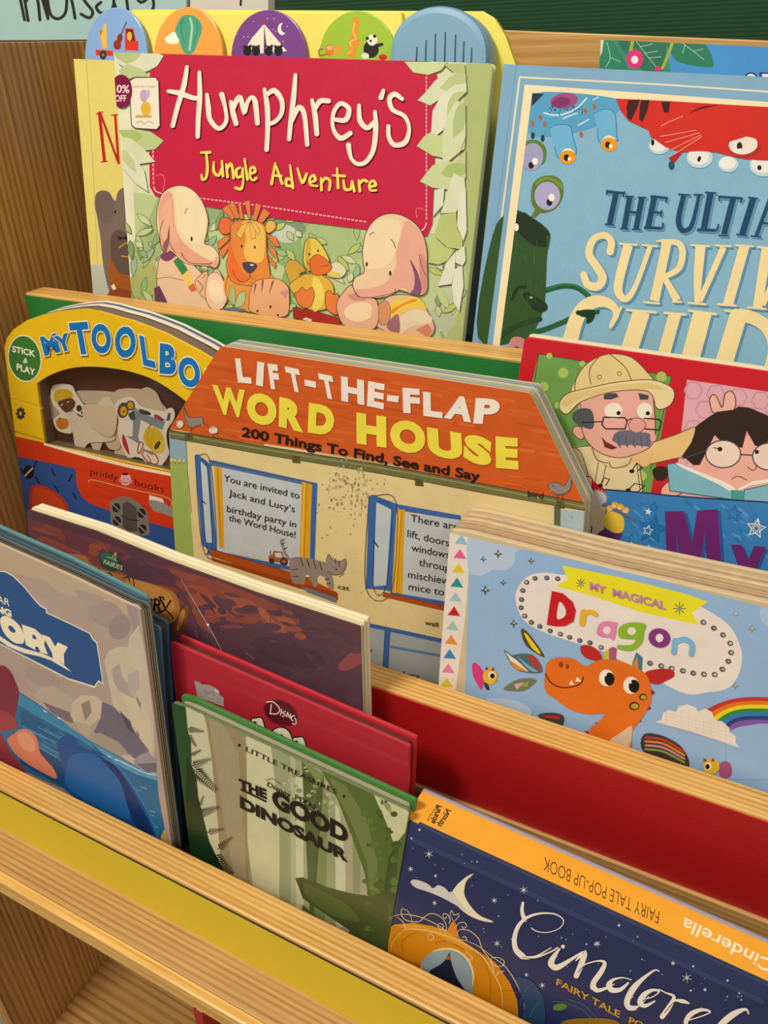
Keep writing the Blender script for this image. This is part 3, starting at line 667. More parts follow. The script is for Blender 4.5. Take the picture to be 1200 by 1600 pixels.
# red creature
s.fr(800, 0, 3)
for cx, cy, r in ((690, 685, 50), (880, 740, 62), (1014, 770, 48), (1180, 775, 68)): s.E('#b9d3de', cx, cy, r, r * .78).E('#e6e6e0', cx - 4, cy - 6, r * .8, r * .62)
s.E('#1a1a1a', 660, 668, 8, 15).E('#1a1a1a', 878, 745, 8, 14, 20).E('#1a1a1a', 1160, 786, 10, 12)
s.P('#c9322a', '488,462 740,474 1250,505 1700,560 1600,760 1250,755 1150,752 1060,740 960,714 870,708 800,714 720,690 650,640 640,610 545,565 510,520').P('#b42824', '735,740 780,712 800,714 755,770').E('#274a66', 748, 775, 14, 20)
s.P('#3d1c1a', '545,470 600,466 590,500 560,565 540,550 538,500').P('#3d1c1a', '605,470 645,468 635,520 612,572 596,560 600,500').P('#3d1c1a', '700,476 742,478 735,528 712,528').S('#5c1c1c', (2, 10, 2), '835,530 890,505 965,495')
for q in ('700,590 740,570 800,545', '695,640 865,610', '720,668 880,622', '740,705 885,632', '760,724 890,640'): s.S('#e2a088', 3.5, q)
s.E('#a83028', 1090, 690, 76, 50).E('#e7dfd4', 1084, 678, 68, 46, -5).P('#c9322a', '1010,640 1155,625 1165,655 1100,640 1020,665').E('#26201e', 1067, 685, 13, 19).E('#f4f0e8', 1068, 704, 9, 8)
# title
s.part('title_lettering').fr(800, 260, 3)
def st(col, lst, d=(0, 0)):
    for wd, q, cp in lst:
        s.S(col, wd, [(x + d[0], y + d[1]) for x, y in pts(q)], 1, cp); s.lay -= 0.88
    s.lay += 1
Tn = [((14, 12), '448,118 528,126', 0), ((26, 26), '490,120 458,270', 0), (7, '440,271 476,275', 1), (7, '446,112 444,128', 1), (7, '528,120 522,140', 1),
      (26, '553,142 527,290', 0), (26, '610,146 582,292', 0), (12, '540,212 602,218', 0), (7, '536,140 570,142', 1), (7, '594,144 628,146', 1), (7, '510,291 545,293', 1), (7, '565,294 602,296', 1),
      (27, '668,142 638,288', 0), (12, '650,140 726,148', 0), (12, '655,213 700,218', 0), (14, '620,286 702,290', 0), (7, '728,146 722,165', 1), (7, '706,290 708,265', 1), (6, '702,206 698,232', 1),
      ((24, 26, 22, 16), '806,135 782,240 790,290 815,300 845,270 878,135', 0), (7, '782,130 832,134', 1), (7, '855,132 894,133', 1),
      (30, '932,122 900,290', 0), (14, '868,296 955,300', 0), (7, '908,121 955,124', 1), (7, '960,300 968,272', 1),
      ((12, 12), '975,142 1078,150', 0), (28, '1038,148 994,318', 0), (7, '970,322 1012,325', 1), (7, '972,140 972,158', 1), (7, '1080,150 1072,166', 1),
      (30, '1132,148 1080,318', 0), (7, '1110,145 1152,150', 1), (7, '1055,318 1100,324', 1), (18, '1210,150 1146,325', 0), (7, '1122,325 1165,330', 1), (28, '1225,150 1245,335', 0), (10, '1165,265 1250,270', 0)]
Sv = [((34, 30, 34, 40, 38, 34), '460,400 466,350 430,322 380,345 362,410 395,465 425,520 402,562 355,552 337,508', 1),
      ((44, 42, 36, 24, 22), '545,370 505,520 500,590 535,620 580,560 648,375', 0), (9, '505,362 585,368', 1), (9, '612,368 680,374', 1),
      (44, '728,352 668,630', 0), ((22, 32, 24), '700,352 775,358 800,400 780,480 705,520', 0), ((26, 38), '715,520 775,628', 0), (10, '618,636 690,642', 1), (9, '680,350 720,346', 1), (9, '755,634 795,634', 1),
      ((48, 40, 24), '884,374 872,520 868,640', 0), ((30, 26), '992,378 880,632', 0), (9, '840,368 925,374', 1), (9, '955,370 1025,374', 1), (10, '828,640 908,646', 1),
      (48, '1090,372 1012,648', 0), (9, '1048,370 1130,374', 1), (10, '966,646 1050,652', 1),
      ((48, 44), '1195,378 1150,664', 0), (9, '1152,378 1240,384', 1), (10, '1106,660 1190,668', 1), (26, '1290,390 1175,650', 0),
      ((16, 40, 62, 70, 76), '462,752 490,680 440,636 370,640 310,700 270,830 230,1000', 0), (12, '462,754 512,660', 1),
      (80, '608,680 550,860 500,1010', 0), (11, '540,672 675,684', 1), (58, '765,690 712,880 680,1010', 0), (11, '715,686 815,694', 1),
      (86, '894,684 836,900 800,1010', 0), (11, '828,675 958,692', 1), (82, '1064,690 1000,900 970,1010', 0), (60, '1040,696 1120,706 1200,760 1230,860 1190,1010', 0), (11, '1000,676 1110,680', 1), (60, '1310,720 1250,1010', 0)]
st('#6391b2', Tn, (8, 7)); st('#1f4768', Tn); st('#5f8fb0', Sv, (10, 8)); st('#ead9a6', Sv)
s.S('#1c4a34', 22, '310,685 350,690 375,700').P('#123a26', '305,690 330,672 385,672 392,690 375,725 350,735 350,710 330,705', 1)
s.flush()
# ---- blue picture book at the very back right
b = Book('picture_book', 'blue picture book with jungle leaves and pink flower, behind the pale blue hardcover', 'book', 0.505, F3, 9.0,
         '930,300 938,62 1500,86 1490,400', 0.012, G3, 0.35, 0.2)
b.board('front_cover', 0, 0.003, paint('#d8d2b8', 0.5)); b.board('page_block', 0.003, 0.009, paint('#e4dec4', 0.7), 0.002); b.board('back_cover', 0.009, 0.012, paint('#4d8fc4', 0.5))
s = b.surf(); s.part('cover_illustration').fr(800, 0, 3)
s.P('#4b91cd', '430,180 2000,250 2000,900 420,900').P('#3d8a6c', '430,182 720,184 745,340 410,340').P('#2c6f55', '500,184 700,184 720,260 700,340 600,320', 1).P('#2f7a5c', '720,184 890,196 945,305 880,312 780,290 740,240', 1).P('#2f7f62', '455,190 500,240 540,330 400,330', 1)
for q in ('580,190 640,270 690,330', '620,250 680,240', '640,272 700,266', '600,220 660,205', '445,200 460,270 440,315', '460,270 510,290', '790,195 850,240 900,280', '850,240 895,230', '810,212 800,250'): s.S('#a9cdb4', 3, q)
s.S('#9fae3c', 16, '568,180 556,240').S('#9fae3c', 14, '755,188 735,250 705,320')
for i in range(8): s.E('#d8357c', 575 + 26 * math.cos(i * .785), 276 + 30 * math.sin(i * .785), 15, 17)
s.E('#f0e6e4', 575, 280, 17, 19).E('#d8357c', 685, 322, 16, 12)
s.part('title_lettering').E('#2c3a7c', 1120, 372, 34, 34).E('#efe8de', 1120, 372, 26, 26).E('#2c3a7c', 1120, 378, 12, 16).P('#2c3a7c', '1160,338 1240,340 1240,420 1160,420').P('#efe8de', '1172,346 1230,348 1230,420 1172,420')
s.flush()
# ================================================================ TIER 2 (middle)
# ---- sticker book with arched top and window
b = Book('sticker_book', 'yellow arched board book with a window of loose stickers, leftmost on the middle tier', 'book', 0.3857, F2, 2.5,
         '44,850 27,705 8,556 7,542 11,528 22,514 43,500 66,492 90,487 115,484 133,483 156,487 180,494 206,501 233,511 258,521 283,534 308,547 333,562 365,583 395,608 418,640 430,680 440,750 445,850', 0.022, G2, 0.35, 0.25, 0.04)
f0 = b.surf()
f0.fr(0, 440, 3)
win = [f0.px(p) for p in catmull(pts('172,478 230,440 320,408 420,398 540,408 640,430 740,470 870,560 940,640'), False, 3) + pts('940,930 800,890 610,850 400,803 210,762')]
ctr = [b.poly, win]
prism_hole('front_cover', b.poly, win, 0, 0.0022, paint('#e0b93a', 0.4), b.e)
prism_hole('tray_frame', b.poly, win, 0.0022, 0.0105, paint('#6a5f52', 0.5), b.e)
b.board('tray_back', 0.0105, 0.013, paint('#4a2622', 0.4))
for i, c in enumerate(('#e9e2d2', '#cfc6b2', '#3c5c78', '#ded6c4')):
    b.board('page', 0.0130 + i * 0.0022, 0.0150 + i * 0.0022, paint(c, 0.6), top_in=-0.0005 * i)
cl = prism('clear_window', [(p[0], p[1]) for p in win], 0.0006, 0.0010, clearmat(), b.e)
allp, tr = tess(b.poly, win)
s = f0; s.part('cover_print')
for t in tr: s.add([allp[i] for i in t], '#dfb832'); 
s.lay += 1
s.fr(0, 700, 3)
s.P('#c43c22', '40,-62 205,-25 400,25 620,75 800,112 1300,220 1300,900 80,900').P('#e9dcb8', '205,-24 430,33 620,80 800,116 1200,206 1200,218 800,132 600,92 420,48 205,-14')
s.P('#2f4f8a', '85,40 340,92 355,100 360,180 385,230 420,260 560,310 810,380 1300,480 1300,900 110,900')
s.P('#b23a26', '140,205 180,172 240,195 300,240 325,300 340,420 160,420', 1).P('#c24a2c', '152,215 182,186 235,205 290,250 310,300 320,420 165,420', 1)
for x, y in ((165, 75), (250, 115), (330, 140), (265, 190), (350, 225), (105, 110), (175, 150)): s.S('#131c38', 7, [(x - 8, y - 14), (x + 8, y + 14)] if (x + y) % 2 else [(x + 7, y - 14), (x - 7, y + 14)], 0)
s.E('#1c1a18', 135, 113, 26, 33).S('#b8b09c', 8, '118,130 152,95')
s.S('#c9b48a', 3, '415,160 440,150 600,190 790,235 795,290').S('#a82c1a', 3, '420,215 600,255 760,300')
for yy in (205, 235): s.S('#a82c1a', 2, [(430, yy - 30), (700, yy + 40)])
s.P('#77736c', '515,255 545,235 590,228 640,250 690,300 695,340 700,400 660,410 580,390 525,360 518,300', 1).P('#4c4a46', '575,262 600,250 640,280 645,390 600,395 575,370')
for cx, cy in ((545, 280), (548, 342), (664, 306), (668, 380)): s.E('#262422', cx, cy, 19, 22).S('#8a867c', 6, [(cx - 12, cy - 12), (cx + 12, cy + 12)])
s.S('#262422', 4, '568,315 610,335 650,340').P('#e4d6c0', '700,220 765,238 768,258 700,248').P('#8c8880', '698,245 760,255 815,285 840,300 840,340 800,320 740,300 720,295', 1)
s.S('#a02c1c', 3, '760,240 790,252 790,280')
s.fr(0, 440, 3).S('#c39a2a', 3, '45,545 110,560 200,590').S('#f0d268', 2, '45,550 200,597').S('#1d1a17', 2, '60,700 200,740')
s.E('#3a2e1a', 97, 618, 17, 24)
for i in range(8): s.E('#3a2e1a', 97 + 17 * math.cos(i * .785), 618 + 24 * math.sin(i * .785), 6)
s.E('#caa82f', 97, 618, 7, 10)
s.E('#ece6d0', 116, 360, 79, 111, -8).E('#3c7434', 116, 360, 74, 106, -8)
s.T('STICK', '#ece6d0', (58, 328), (166, 352), 28, 0.03, (0, -1)).T('&', '#ece6d0', (107, 378), (128, 384), 22, 0.02).T('PLAY', '#ece6d0', (78, 412), (166, 440), 30, 0.03, (0, -1))
s.part('title_lettering')
B_ = '#1f6fb2'
for ch, bl, br, tl in (('M', (213, 332), (266, 322), (196, 262)), ('Y', (278, 322), (312, 318), (262, 268)), ('T', (385, 336), (418, 336), (325, 192))):
    pass
def tg(ch, bl, br, tl, off=0.04): s.G(ch, B_, bl, br, tl, off, '#efe6cf', 0.03, '#8a6a1c', (5, 8))
tg('M', (210, 350), (286, 330), (186, 260), 0.05); tg('Y', (276, 336), (346, 316), (250, 258), 0.05); tg('T', (350, 345), (438, 338), (322, 194), 0.05)
tg('O', (440, 345), (530, 330), (420, 205), 0.05); tg('O', (548, 368), (645, 345), (532, 222), 0.05); tg('L', (672, 392), (732, 408), (652, 250), 0.05)
tg('B', (748, 430), (826, 440), (750, 288), 0.05); tg('O', (848, 500), (948, 492), (828, 358), 0.05)
tg('X', (980, 540), (1060, 560), (960, 410), 0.05)
s.part('publisher_mark').fr(0, 700, 3)
s.T('priddy', '#3a1a14', (424, 122), (552, 152), 28, -0.01, (0.05, -1)).T('books', '#3a1a14', (632, 175), (768, 208), 30, -0.01, (0.05, -1))
s.E('#d9a0a0', 590, 147, 26, 29).E('#2c1a18', 588, 122, 15, 6).E('#c97878', 565, 150, 7, 9).E('#c97878', 616, 158, 7, 9).E('#2c1a18', 582, 142, 2.5).E('#2c1a18', 600, 146, 2.5).S('#2c1a18', 2.5, '576,156 588,164 602,160')
s.flush()
# loose stickers in the window
nst = [0]
def sticker(label, dep, q, back='#cfc0ac', group=None):
    tmp = b.surf(dep, None).fr(60, 570, 5)
    P_ = [tmp.px(p) for p in catmull(pts(q), True, 4)]
    o = prism('sticker', P_, dep, dep + 0.0005, paint(back, 0.7, 0.08, 60), None)
    b.xform(o); o['label'] = label; o['category'] = 'sticker'
    if group: o['group'] = group
    t = Surf(b.org + b.back * dep, (1, 0, 0), b.up, -b.back, o, lambda x, z, d: (x, dep - d, z), printmat(0.5, 0, 0.05), None, 2)
    return t.fr(60, 570, 5)
GB = 'blank backed stickers lying face down in the sticker book window'
sticker('blank backed sticker face down, leftmost behind the worker sticker', 0.0098, '60,290 90,240 130,260 160,330 150,400 100,430 70,390 55,340', '#b5a594', GB)
sticker('blank backed sticker lying level across the top middle of the window', 0.0098, '300,205 560,210 600,240 560,320 460,325 350,300 310,250', '#c3b3a2', GB)
sticker('small blank sticker corner under the arched middle of the window', 0.0091, '470,310 500,265 550,255 575,290 600,330 520,330', '#d9ccb8', GB)
sticker('large blank backed sticker at the upper right of the window', 0.0084, '580,240 620,195 720,185 800,190 850,175 920,220 960,300 1010,370 900,370 700,300 600,310', '#c6b39c', GB)
sticker('lower blank backed sticker with jagged end at window centre', 0.0084, '380,500 440,490 600,450 640,640 560,660 510,600 470,680 430,660 400,600 350,560', '#cdb7a0', GB)
sticker('small blank sticker beneath the face sticker cluster at the window bottom', 0.0091, '600,660 650,640 690,700 670,745 610,725 595,690', '#cbb9a4', GB)
sticker('pointed blank backed sticker low in the window, left of centre', 0.0077, '230,345 260,340 310,400 360,420 430,500 520,560 600,560 560,600 400,610 350,660 290,640 270,540 225,400', '#d8cbbb', GB)
sticker('rounded blank backed sticker overlapping the middle of the window', 0.0070, '345,330 380,310 520,320 590,330 615,400 600,520 560,565 490,540 400,480 350,410', '#d6c3a8', GB)
t = sticker('white edged sticker of a yellow hard hat, brown face and orange glove', 0.0077, '95,210 120,160 190,150 260,165 290,220 340,300 370,340 330,370 340,400 280,370 220,380 240,430 260,530 190,530 140,500 115,430 150,400 160,370 110,300', '#e4d9cb')
t.part('sticker_print').P('#d0ae36', '120,240 140,200 200,188 250,205 270,250 240,265 180,270 145,295 125,275', 1).P('#5c3a2e', '150,295 200,268 262,262 290,300 270,345 220,372 180,345', 1).S('#e9e0d4', 7, '175,318 188,308').S('#e9e0d4', 7, '225,293 240,288').E('#2c2826', 318, 340, 22, 26).P('#cf7a34', '140,435 180,420 225,425 235,480 190,505 150,490', 1).E('#4a3a22', 168, 420, 12, 6).flush()
t = sticker('white edged sticker of a grey drill with yellow wheels, right in the window', 0.0062, '595,330 620,280 680,255 740,262 800,325 880,350 980,365 1015,340 1050,345 1065,390 1050,440 1010,500 1000,560 1010,640 1020,700 960,790 920,810 860,800 820,740 760,720 700,725 650,640 620,520 625,420', '#e6ddd2')
t.part('sticker_print').E('#46474a', 662, 355, 44, 62, 10).E('#dba92c', 665, 362, 26, 38).E('#46474a', 668, 365, 8, 11).E('#46474a', 718, 318, 36, 40).E('#dba92c', 718, 318, 22, 28).E('#46474a', 718, 325, 7)
t.P('#7c8f98', '755,330 800,380 990,440 970,510 900,480 800,430 780,560 790,620 680,555 735,560 740,440 700,400').P('#46474a', '700,380 750,360 760,430 720,430').P('#35363a', '790,345 870,370 870,395 800,380', 1)
t.P('#a83236', '905,390 940,395 980,430 960,440 910,415', 1).P('#4c4470', '920,408 1000,430 1015,375 1035,380 1025,438 950,425').S('#a83236', 10, '880,470 840,515').P('#a83236', '665,545 690,600 712,690 700,695 660,620 655,560', 1)
t.S('#a83236', 9, '790,600 775,670 790,690 820,620 790,600').S('#a83236', 9, '810,690 830,670 900,690 935,740 920,775 860,760 815,710 810,690').S('#a83236', 7, '850,700 885,770').S('#8b8984', 14, '820,660 890,700')
t.P('#d6b53a', '820,560 850,500 910,490 960,530 985,610 960,690 900,680 840,620', 1).E('#e0c654', 945, 640, 44, 55, 15).E('#4a3f20', 930, 628, 18, 38, 30).S('#b08e26', 3, '860,500 850,560 870,620').S('#b08e26', 3, '900,495 890,560 905,610').flush()
sticker('small pink and white sticker scrap in the lower right corner of the window', 0.0091, '960,790 1000,720 1035,740 1035,820 1000,830', '#b8706a', None)

# ---- house shaped flap book
b = Book('lift_flap_book', 'house shaped board book with orange roof and cream wall, centre of the middle tier', 'book', 0.3672, F2, 2.5,
         '274,865 267,750 264,674 266,668 343,543 349,541 826,614 830,618 912,786 914,793 910,845', 0.018, G2, 0.4, 0.2, 0.06)
b.board('front_cover', 0, 0.0026, paint('#c0a070', 0.5), bev=0.0005)
for i, c in enumerate(('#cfc088', '#8f9a9a', '#cdb97c', '#b9b08c', '#d2c68e', '#7c8c94')):
    b.board('page', 0.0026 + i * 0.0022, 0.0046 + i * 0.0022, paint(c, 0.6, 0.1, 60), top_in=0.0012 if i % 2 == 0 else 0.0)
b.board('back_cover', 0.0158, 0.018, paint('#b5ae8c', 0.5))
s = b.surf(); s.part('cover_illustration').fr(0, 0, 1)
s.P('#d8c591', '255,660 920,790 920,1300 255,1300').P('#8ba3b0', '255,665 291,680 293,720 255,715').P('#97ad5c', '255,722 292,722 303,870 310,1200 240,1200')
s.P('#9fb4bb', '868,796 920,800 916,1200 870,1200').P('#57614a', '866,790 876,792 872,1200 858,1200')
s.fr(240, 500, 3).S('#55652f', 2.5, '78,670 95,660 100,675 110,655 120,675 130,658 140,675 150,660 160,672').S('#4a4a3a', 2.5, '152,560 158,700 178,900', 0)
# roof
s.fr(0, 0, 1).P('#c55a2a', '255,680 264,668 345,541 830,614 920,800 913,796 600,722 270,671')
for i in range(150):
    x = random.uniform(262, 900); y = 560 + (x - 345) * .16 + random.uniform(-10, 140); L = random.uniform(15, 60)
    s.S(random.choice(['#c95f2f', '#c05529', '#cc6431', '#bb5127', '#c75d2c', '#cb6a33']), random.uniform(2, 6), [(x, y), (x + L, y + L * .16)], 0); s.lay -= 0.88
s.lay += 1
s.P('#6b6a42', '264,672 430,700 600,727 760,757 914,786 914,798 760,771 600,741 430,713 266,684').S('#2c2a1c', 1.2, '264,672 430,700 600,727 760,757 914,786').S('#3c3a26', 1, '266,684 430,713 600,741 760,771 914,798').S('#96955f', 1.6, '266,677 430,705 600,732 760,762 914,792')
for x, y in ((294, 683), (462, 719), (654, 755), (875, 790)): s.P('#57552f', [(x - 6, y - 8), (x + 7, y - 6), (x + 8, y + 5), (x - 5, y + 4)]).S('#2c2a1c', .8, [(x, y - 7), (x + 1, y + 4)])
# smudges
for i in range(150):
    x = random.gauss(545, 22); y = random.gauss(765, 22); s.E(random.choice(['#a29872', '#b0a57c', '#8f8866']), x, y, random.uniform(.5, 2.2), random.uniform(.6, 3)); s.lay -= 0.88
s.lay += 2
for i in range(26): s.E('#8b8262', random.uniform(500, 700), random.uniform(800, 1000), random.uniform(.5, 1.4))
BL = '#3c62a0'; BD = '#1d2f55'
def window(sh, glass, cur, frame, right=None):
    s.P(BD, sh).P(BL, [(x + (1 if x < 330 else 0), y) for x, y in pts(sh)])
s.P('#b9c0c2', '335,726 495,756 490,885 340,862')
s.P('#4a6a9a', '326,718 338,720 496,755 496,762 336,728 330,727').P(BL, '487,757 496,757 491,893 484,889').P(BL, '326,858 480,890 480,896 322,866')
s.P('#d19c2e', '335,728 347,731 351,857 343,855').S('#8a5a18', .8, '340,730 346,856').P('#d19c2e', '472,752 488,757 483,890 468,888').S('#8a5a18', .8, '480,755 475,888').S('#eac452', 1.2, '476,755 471,886')
s.P(BL, '305,712 311,711 328,724 339,860 326,858 316,852').P('#b7c3c8', '313,720 324,730 332,848 322,847').S(BD, 1, '305,712 316,852 338,860 329,724 311,711 305,712').S(BD, 1, '313,720 324,730 332,848 322,847 313,720').S('#222222', 1.6, '316,782 322,787').S(BD, .8, '326,720 495,756')
s.P('#a54c22', '328,857 475,900 527,925 527,934 330,869').P('#8f3f1c', '330,871 528,927 528,938 332,876').S('#5a2614', 1, '328,857 475,900').P('#6a7384', '470,915 526,934 526,942 480,925')
# cat
s.P('#8b8078', '453,875 470,870 500,876 515,882 518,895 522,918 514,919 508,902 497,900 496,915 490,916 484,900 478,898 476,912 468,912 462,912 456,905', 1).P('#8f847c', '510,875 514,866 520,874 532,877 540,873 541,884 535,895 522,898 512,892', 1)
s.S('#8b8078', 4.5, '457,878 448,868 443,855 440,846 443,843').S('#3a302c', .8, '510,875 514,866 520,874 532,877 540,873 541,884 535,895 522,898 512,892')
for q in ('470,872 474,884', '480,873 484,886', '490,875 494,888', '500,878 503,890', '457,890 466,889', '458,900 466,900', '478,903 486,902', '508,905 515,904', '510,912 517,911', '444,858 449,855', '441,850 445,848', '524,873 525,880', '530,876 530,882'): s.S('#3c3430', 1.4, q)
s.S('#3a302c', .8, '520,885 524,887').S('#3a302c', .8, '529,884 533,885').S('#3a302c', .8, '538,896 530,901').E('#5a4c46', 526, 889, 1.6)
# tractor
s.P('#9a5a3c', '420,868 426,866 428,860 442,862 444,872 450,873 450,880 420,876').E('#3c302c', 444, 877, 6, 6.5).E('#a0603c', 444, 877, 3).E('#3c302c', 425, 876, 4, 4.5).P('#c0c8ca', '430,863 440,864 441,871 431,870').S('#3c302c', 1, '423,866 423,860')
# right window
s.P('#b7bec0', '629,800 720,812 720,945 628,930').P(BL, '618,787 720,805 720,812 625,797').P(BL, '612,925 700,940 700,948 612,932')
s.P('#d19c2e', '622,796 633,796 629,928 613,924').S('#8a5a18', .8, '628,798 620,926').S('#eac452', 1.2, '625,798 618,926')
s.P(BL, '577,776 586,774 620,787 612,924 600,921 572,919').P('#b7c3c6', '588,784 612,796 604,914 584,916').S(BD, 1, '577,776 586,774 620,787 612,924 572,919 577,776').S(BD, .9, '588,784 612,796 604,914 584,916 588,784').S('#222222', 2, '584,844 591,854')
s.P('#a54c22', '600,925 700,947 700,955 598,932').S('#5a2614', .8, '600,925 700,947')
# lower window
s.P('#9ba3a4', '568,975 690,1000 686,1080 568,1060').P(BL, '560,970 690,998 690,1004 560,976').P(BL, '602,982 610,984 606,1056 598,1054').P('#5a78a4', '610,1008 688,1022 688,1026 610,1012').S(BD, .8, '560,970 690,998').S(BD, .8, '602,984 598,1054').S(BD, .8, '610,985 606,1056')
# birds
def bird(dx, dy, f=1):
    g = lambda q: [(dx + x * f, dy + y * f) for x, y in pts(q)]
    s.P('#8c8480', g('-12,-4 -8,-8 0,-8 8,-4 14,-14 17,-16 15,0 6,6 -2,6 -8,2'), 1).S('#4a403c', .8, g('-12,-4 -8,-8 0,-8 8,-4 14,-14 17,-16 15,0 6,6 -2,6 -8,2 -12,-4')).S('#4a403c', .8, g('0,6 -1,14')).S('#4a403c', .8, g('5,6 6,14')).E('#221c1a', dx - 6 * f, dy - 4 * f, .9)
bird(872, 764, 1.25); s.P('#c98a3a', '858,766 862,764 862,769')
s.P('#8c8072', '288,634 294,650 305,652 316,652 318,662 308,665 298,668 290,655', 1).S('#4a403c', .8, '288,634 294,650 305,652 316,652 318,662 308,665 298,668 290,655 288,634').P('#c98a3a', '317,662 321,666 315,666').E('#d9cdb8', 282, 662, 6, 6).E('#d9cdb8', 334, 672, 7, 6).S('#4a403c', .7, '275,664 282,656 288,662 284,668').S('#4a403c', .7, '322,663 330,668 340,668 340,676 330,678').S('#4a403c', .8, '300,667 299,673').S('#4a403c', .8, '334,678 333,682')
for i in range(10): s.E('#8a6a54', 884 + random.uniform(-12, 20), 800 + random.uniform(-10, 40), .6)
s.part('title_lettering').fr(240, 500, 3)
WH = '#e8ded2'; YE = '#e3d552'
def g3(ch, x0, yb0, x1, yb1, xt, yt, col=WH, off=0.055): s.G(ch, col, (x0, yb0), (x1, yb1), (xt, yt), off)
g3('L', 398, 292, 462, 298, 383, 178); g3('I', 482, 303, 515, 311, 488, 192); g3('F', 552, 322, 598, 328, 536, 203); g3('T', 640, 330, 706, 344, 616, 216)
s.P(WH, '710,278 762,288 764,318 710,306'); g3('T', 795, 362, 862, 376, 772, 248); g3('H', 882, 378, 990, 398, 880, 262); g3('E', 1002, 402, 1080, 418, 1008, 284); s.P(WH, '1098,350 1152,356 1148,386 1095,378')
s.fr(560, 520, 3)
g3('F', 212, 374, 292, 380, 208, 256); g3('L', 306, 388, 396, 400, 304, 274); g3('A', 402, 398, 530, 420, 424, 286); g3('P', 540, 424, 656, 430, 552, 304)
s.fr(240, 500, 3)
g3('W', 290, 436, 444, 462, 276, 302, YE, 0.05); g3('O', 442, 482, 582, 500, 436, 334, YE, 0.07); g3('R', 588, 498, 705, 528, 592, 358, YE, 0.07); g3('D', 724, 526, 846, 545, 730, 386, YE, 0.07); g3('H', 954, 578, 1094, 598, 952, 432, YE, 0.07)
s.fr(560, 520, 3)
g3('O', 152, 552, 318, 572, 148, 400, YE, 0.07); g3('U', 330, 572, 492, 602, 322, 440, YE, 0.07); g3('S', 490, 592, 622, 634, 502, 462, YE, 0.07); g3('E', 646, 632, 752, 640, 644, 484, YE, 0.07)
s.fr(0, 0, 1).T('200 Things To Find, See and Say', '#231510', (378, 681), (750, 751), 14.5, 0.028, (.06, -1))
def tx(t, x0, y0_, x1, y1_, h, o=0.0): s.T(t, '#1c1a1a', (x0, y0_), (x1, y1_), h, o, (.06, -1))
s.part('caption_lettering')
tx('You are invited to', 350, 751, 468, 779, 10, .004); tx('Jack and Lucy’s', 358, 774, 461, 800, 10, .004); tx('birthday party in', 355, 799, 463, 824, 10, .004); tx('the Word House!', 358, 813, 462, 840, 10, .004)
tx('There are', 642, 814, 716, 828, 11, .004); tx('lift, doors to', 637, 838, 722, 858, 11, .004); tx('windows', 643, 860, 702, 872, 11, .004); tx('through', 655, 883, 710, 894, 11, .004); tx('mischievous', 638, 902, 722, 916, 11, .004); tx('mice to', 639, 921, 694, 930, 11, .004)
tx('bird', 825, 775, 849, 779, 9, .004); tx('cat', 528, 919, 546, 922, 7, .004); tx('wall', 664, 975, 685, 979, 7, .004); tx('Lucy', 631, 1056, 656, 1060, 8, .004); tx('w', 574, 1017, 582, 1019, 8, .004)
s.flush()

# ---- red songs book with a professor
b = Book('board_book', 'red bordered board book with moustached explorer and girl reading, right on the middle tier', 'book', 0.395, F2, 3.6,
         '790,720 819,533 823,527 1200,581 1560,632 1500,1000', 0.010, G2, 0.35, 0.25, 0.05)
b.board('front_cover', 0, 0.0025, paint('#c6242e', 0.45)); b.board('page', 0.0025, 0.0050, paint('#e2d8bc', 0.6), top_in=0.0006); b.board('page', 0.0050, 0.0075, paint('#d5c9a8', 0.6), top_in=-0.0003); b.board('back_cover', 0.0075, 0.010, paint('#e6dcc2', 0.5))
s = b.surf(); s.part('cover_illustration').fr(800, 500, 3)
s.P('#c32630', '0,60 2400,400 2400,2400 -200,2400').P('#6f9a52', '125,158 748,264 620,980 -50,900').S('#3a2a20', 3, '60,600 125,158 748,264 650,700', 0)
for x, y, r in ((240, 248, 24), (150, 312, 22), (215, 400, 16), (600, 730, 26), (330, 205, 14), (700, 266, 24), (660, 380, 20), (175, 168, 14), (610, 730, 22)): s.E('#a9bf66', x, y, r)
s.P('#d9a9b4', '820,280 1900,440 1900,1400 700,1400')
for r in range(5):
    for c in range(5):
        x = 850 + c * 105 + (r % 2) * 52; y = 330 + r * 90 + c * 16
        s.S('#cb8fa0', 7, [(x + 42 * math.cos(k * math.pi / 3), y + 44 * math.sin(k * math.pi / 3)) for k in range(7)], 0, 0); s.lay -= 0.88
s.lay += 2
O = '#6a3c28'
# girl
def ag(col, q, ow=4, sm=1, oc=O):
    s.P(col, q, sm)
    if ow: s.S(oc, ow, pts(q) + [pts(q)[0]], sm)
    return s
ag('#e3b3a0', '925,370 940,350 960,360 985,410 1000,345 1030,335 1048,370 1040,420 990,440 940,430', 5)
ag('#e0c083', '520,610 640,580 760,540 870,505 860,620 760,650 580,680', 4)
s.P('#e8b0a0', '860,560 950,520 1250,560 1300,800 860,800')
s.E('#e6a79c', 940, 690, 50, 30)
s.P('#33251f', '850,560 860,500 900,470 960,430 1040,420 1060,405 1110,410 1230,460 1350,470 1350,600 1140,590 1100,520 1080,600 980,570 950,540 880,680 850,680 815,650 795,640', 0).S('#33251f', 10, '830,640 850,560 880,500')
s.P('#33251f', '800,640 850,600 885,640 880,680 860,680').P('#33251f', '660,700 700,685 730,700 725,740 690,755 665,735', 1)
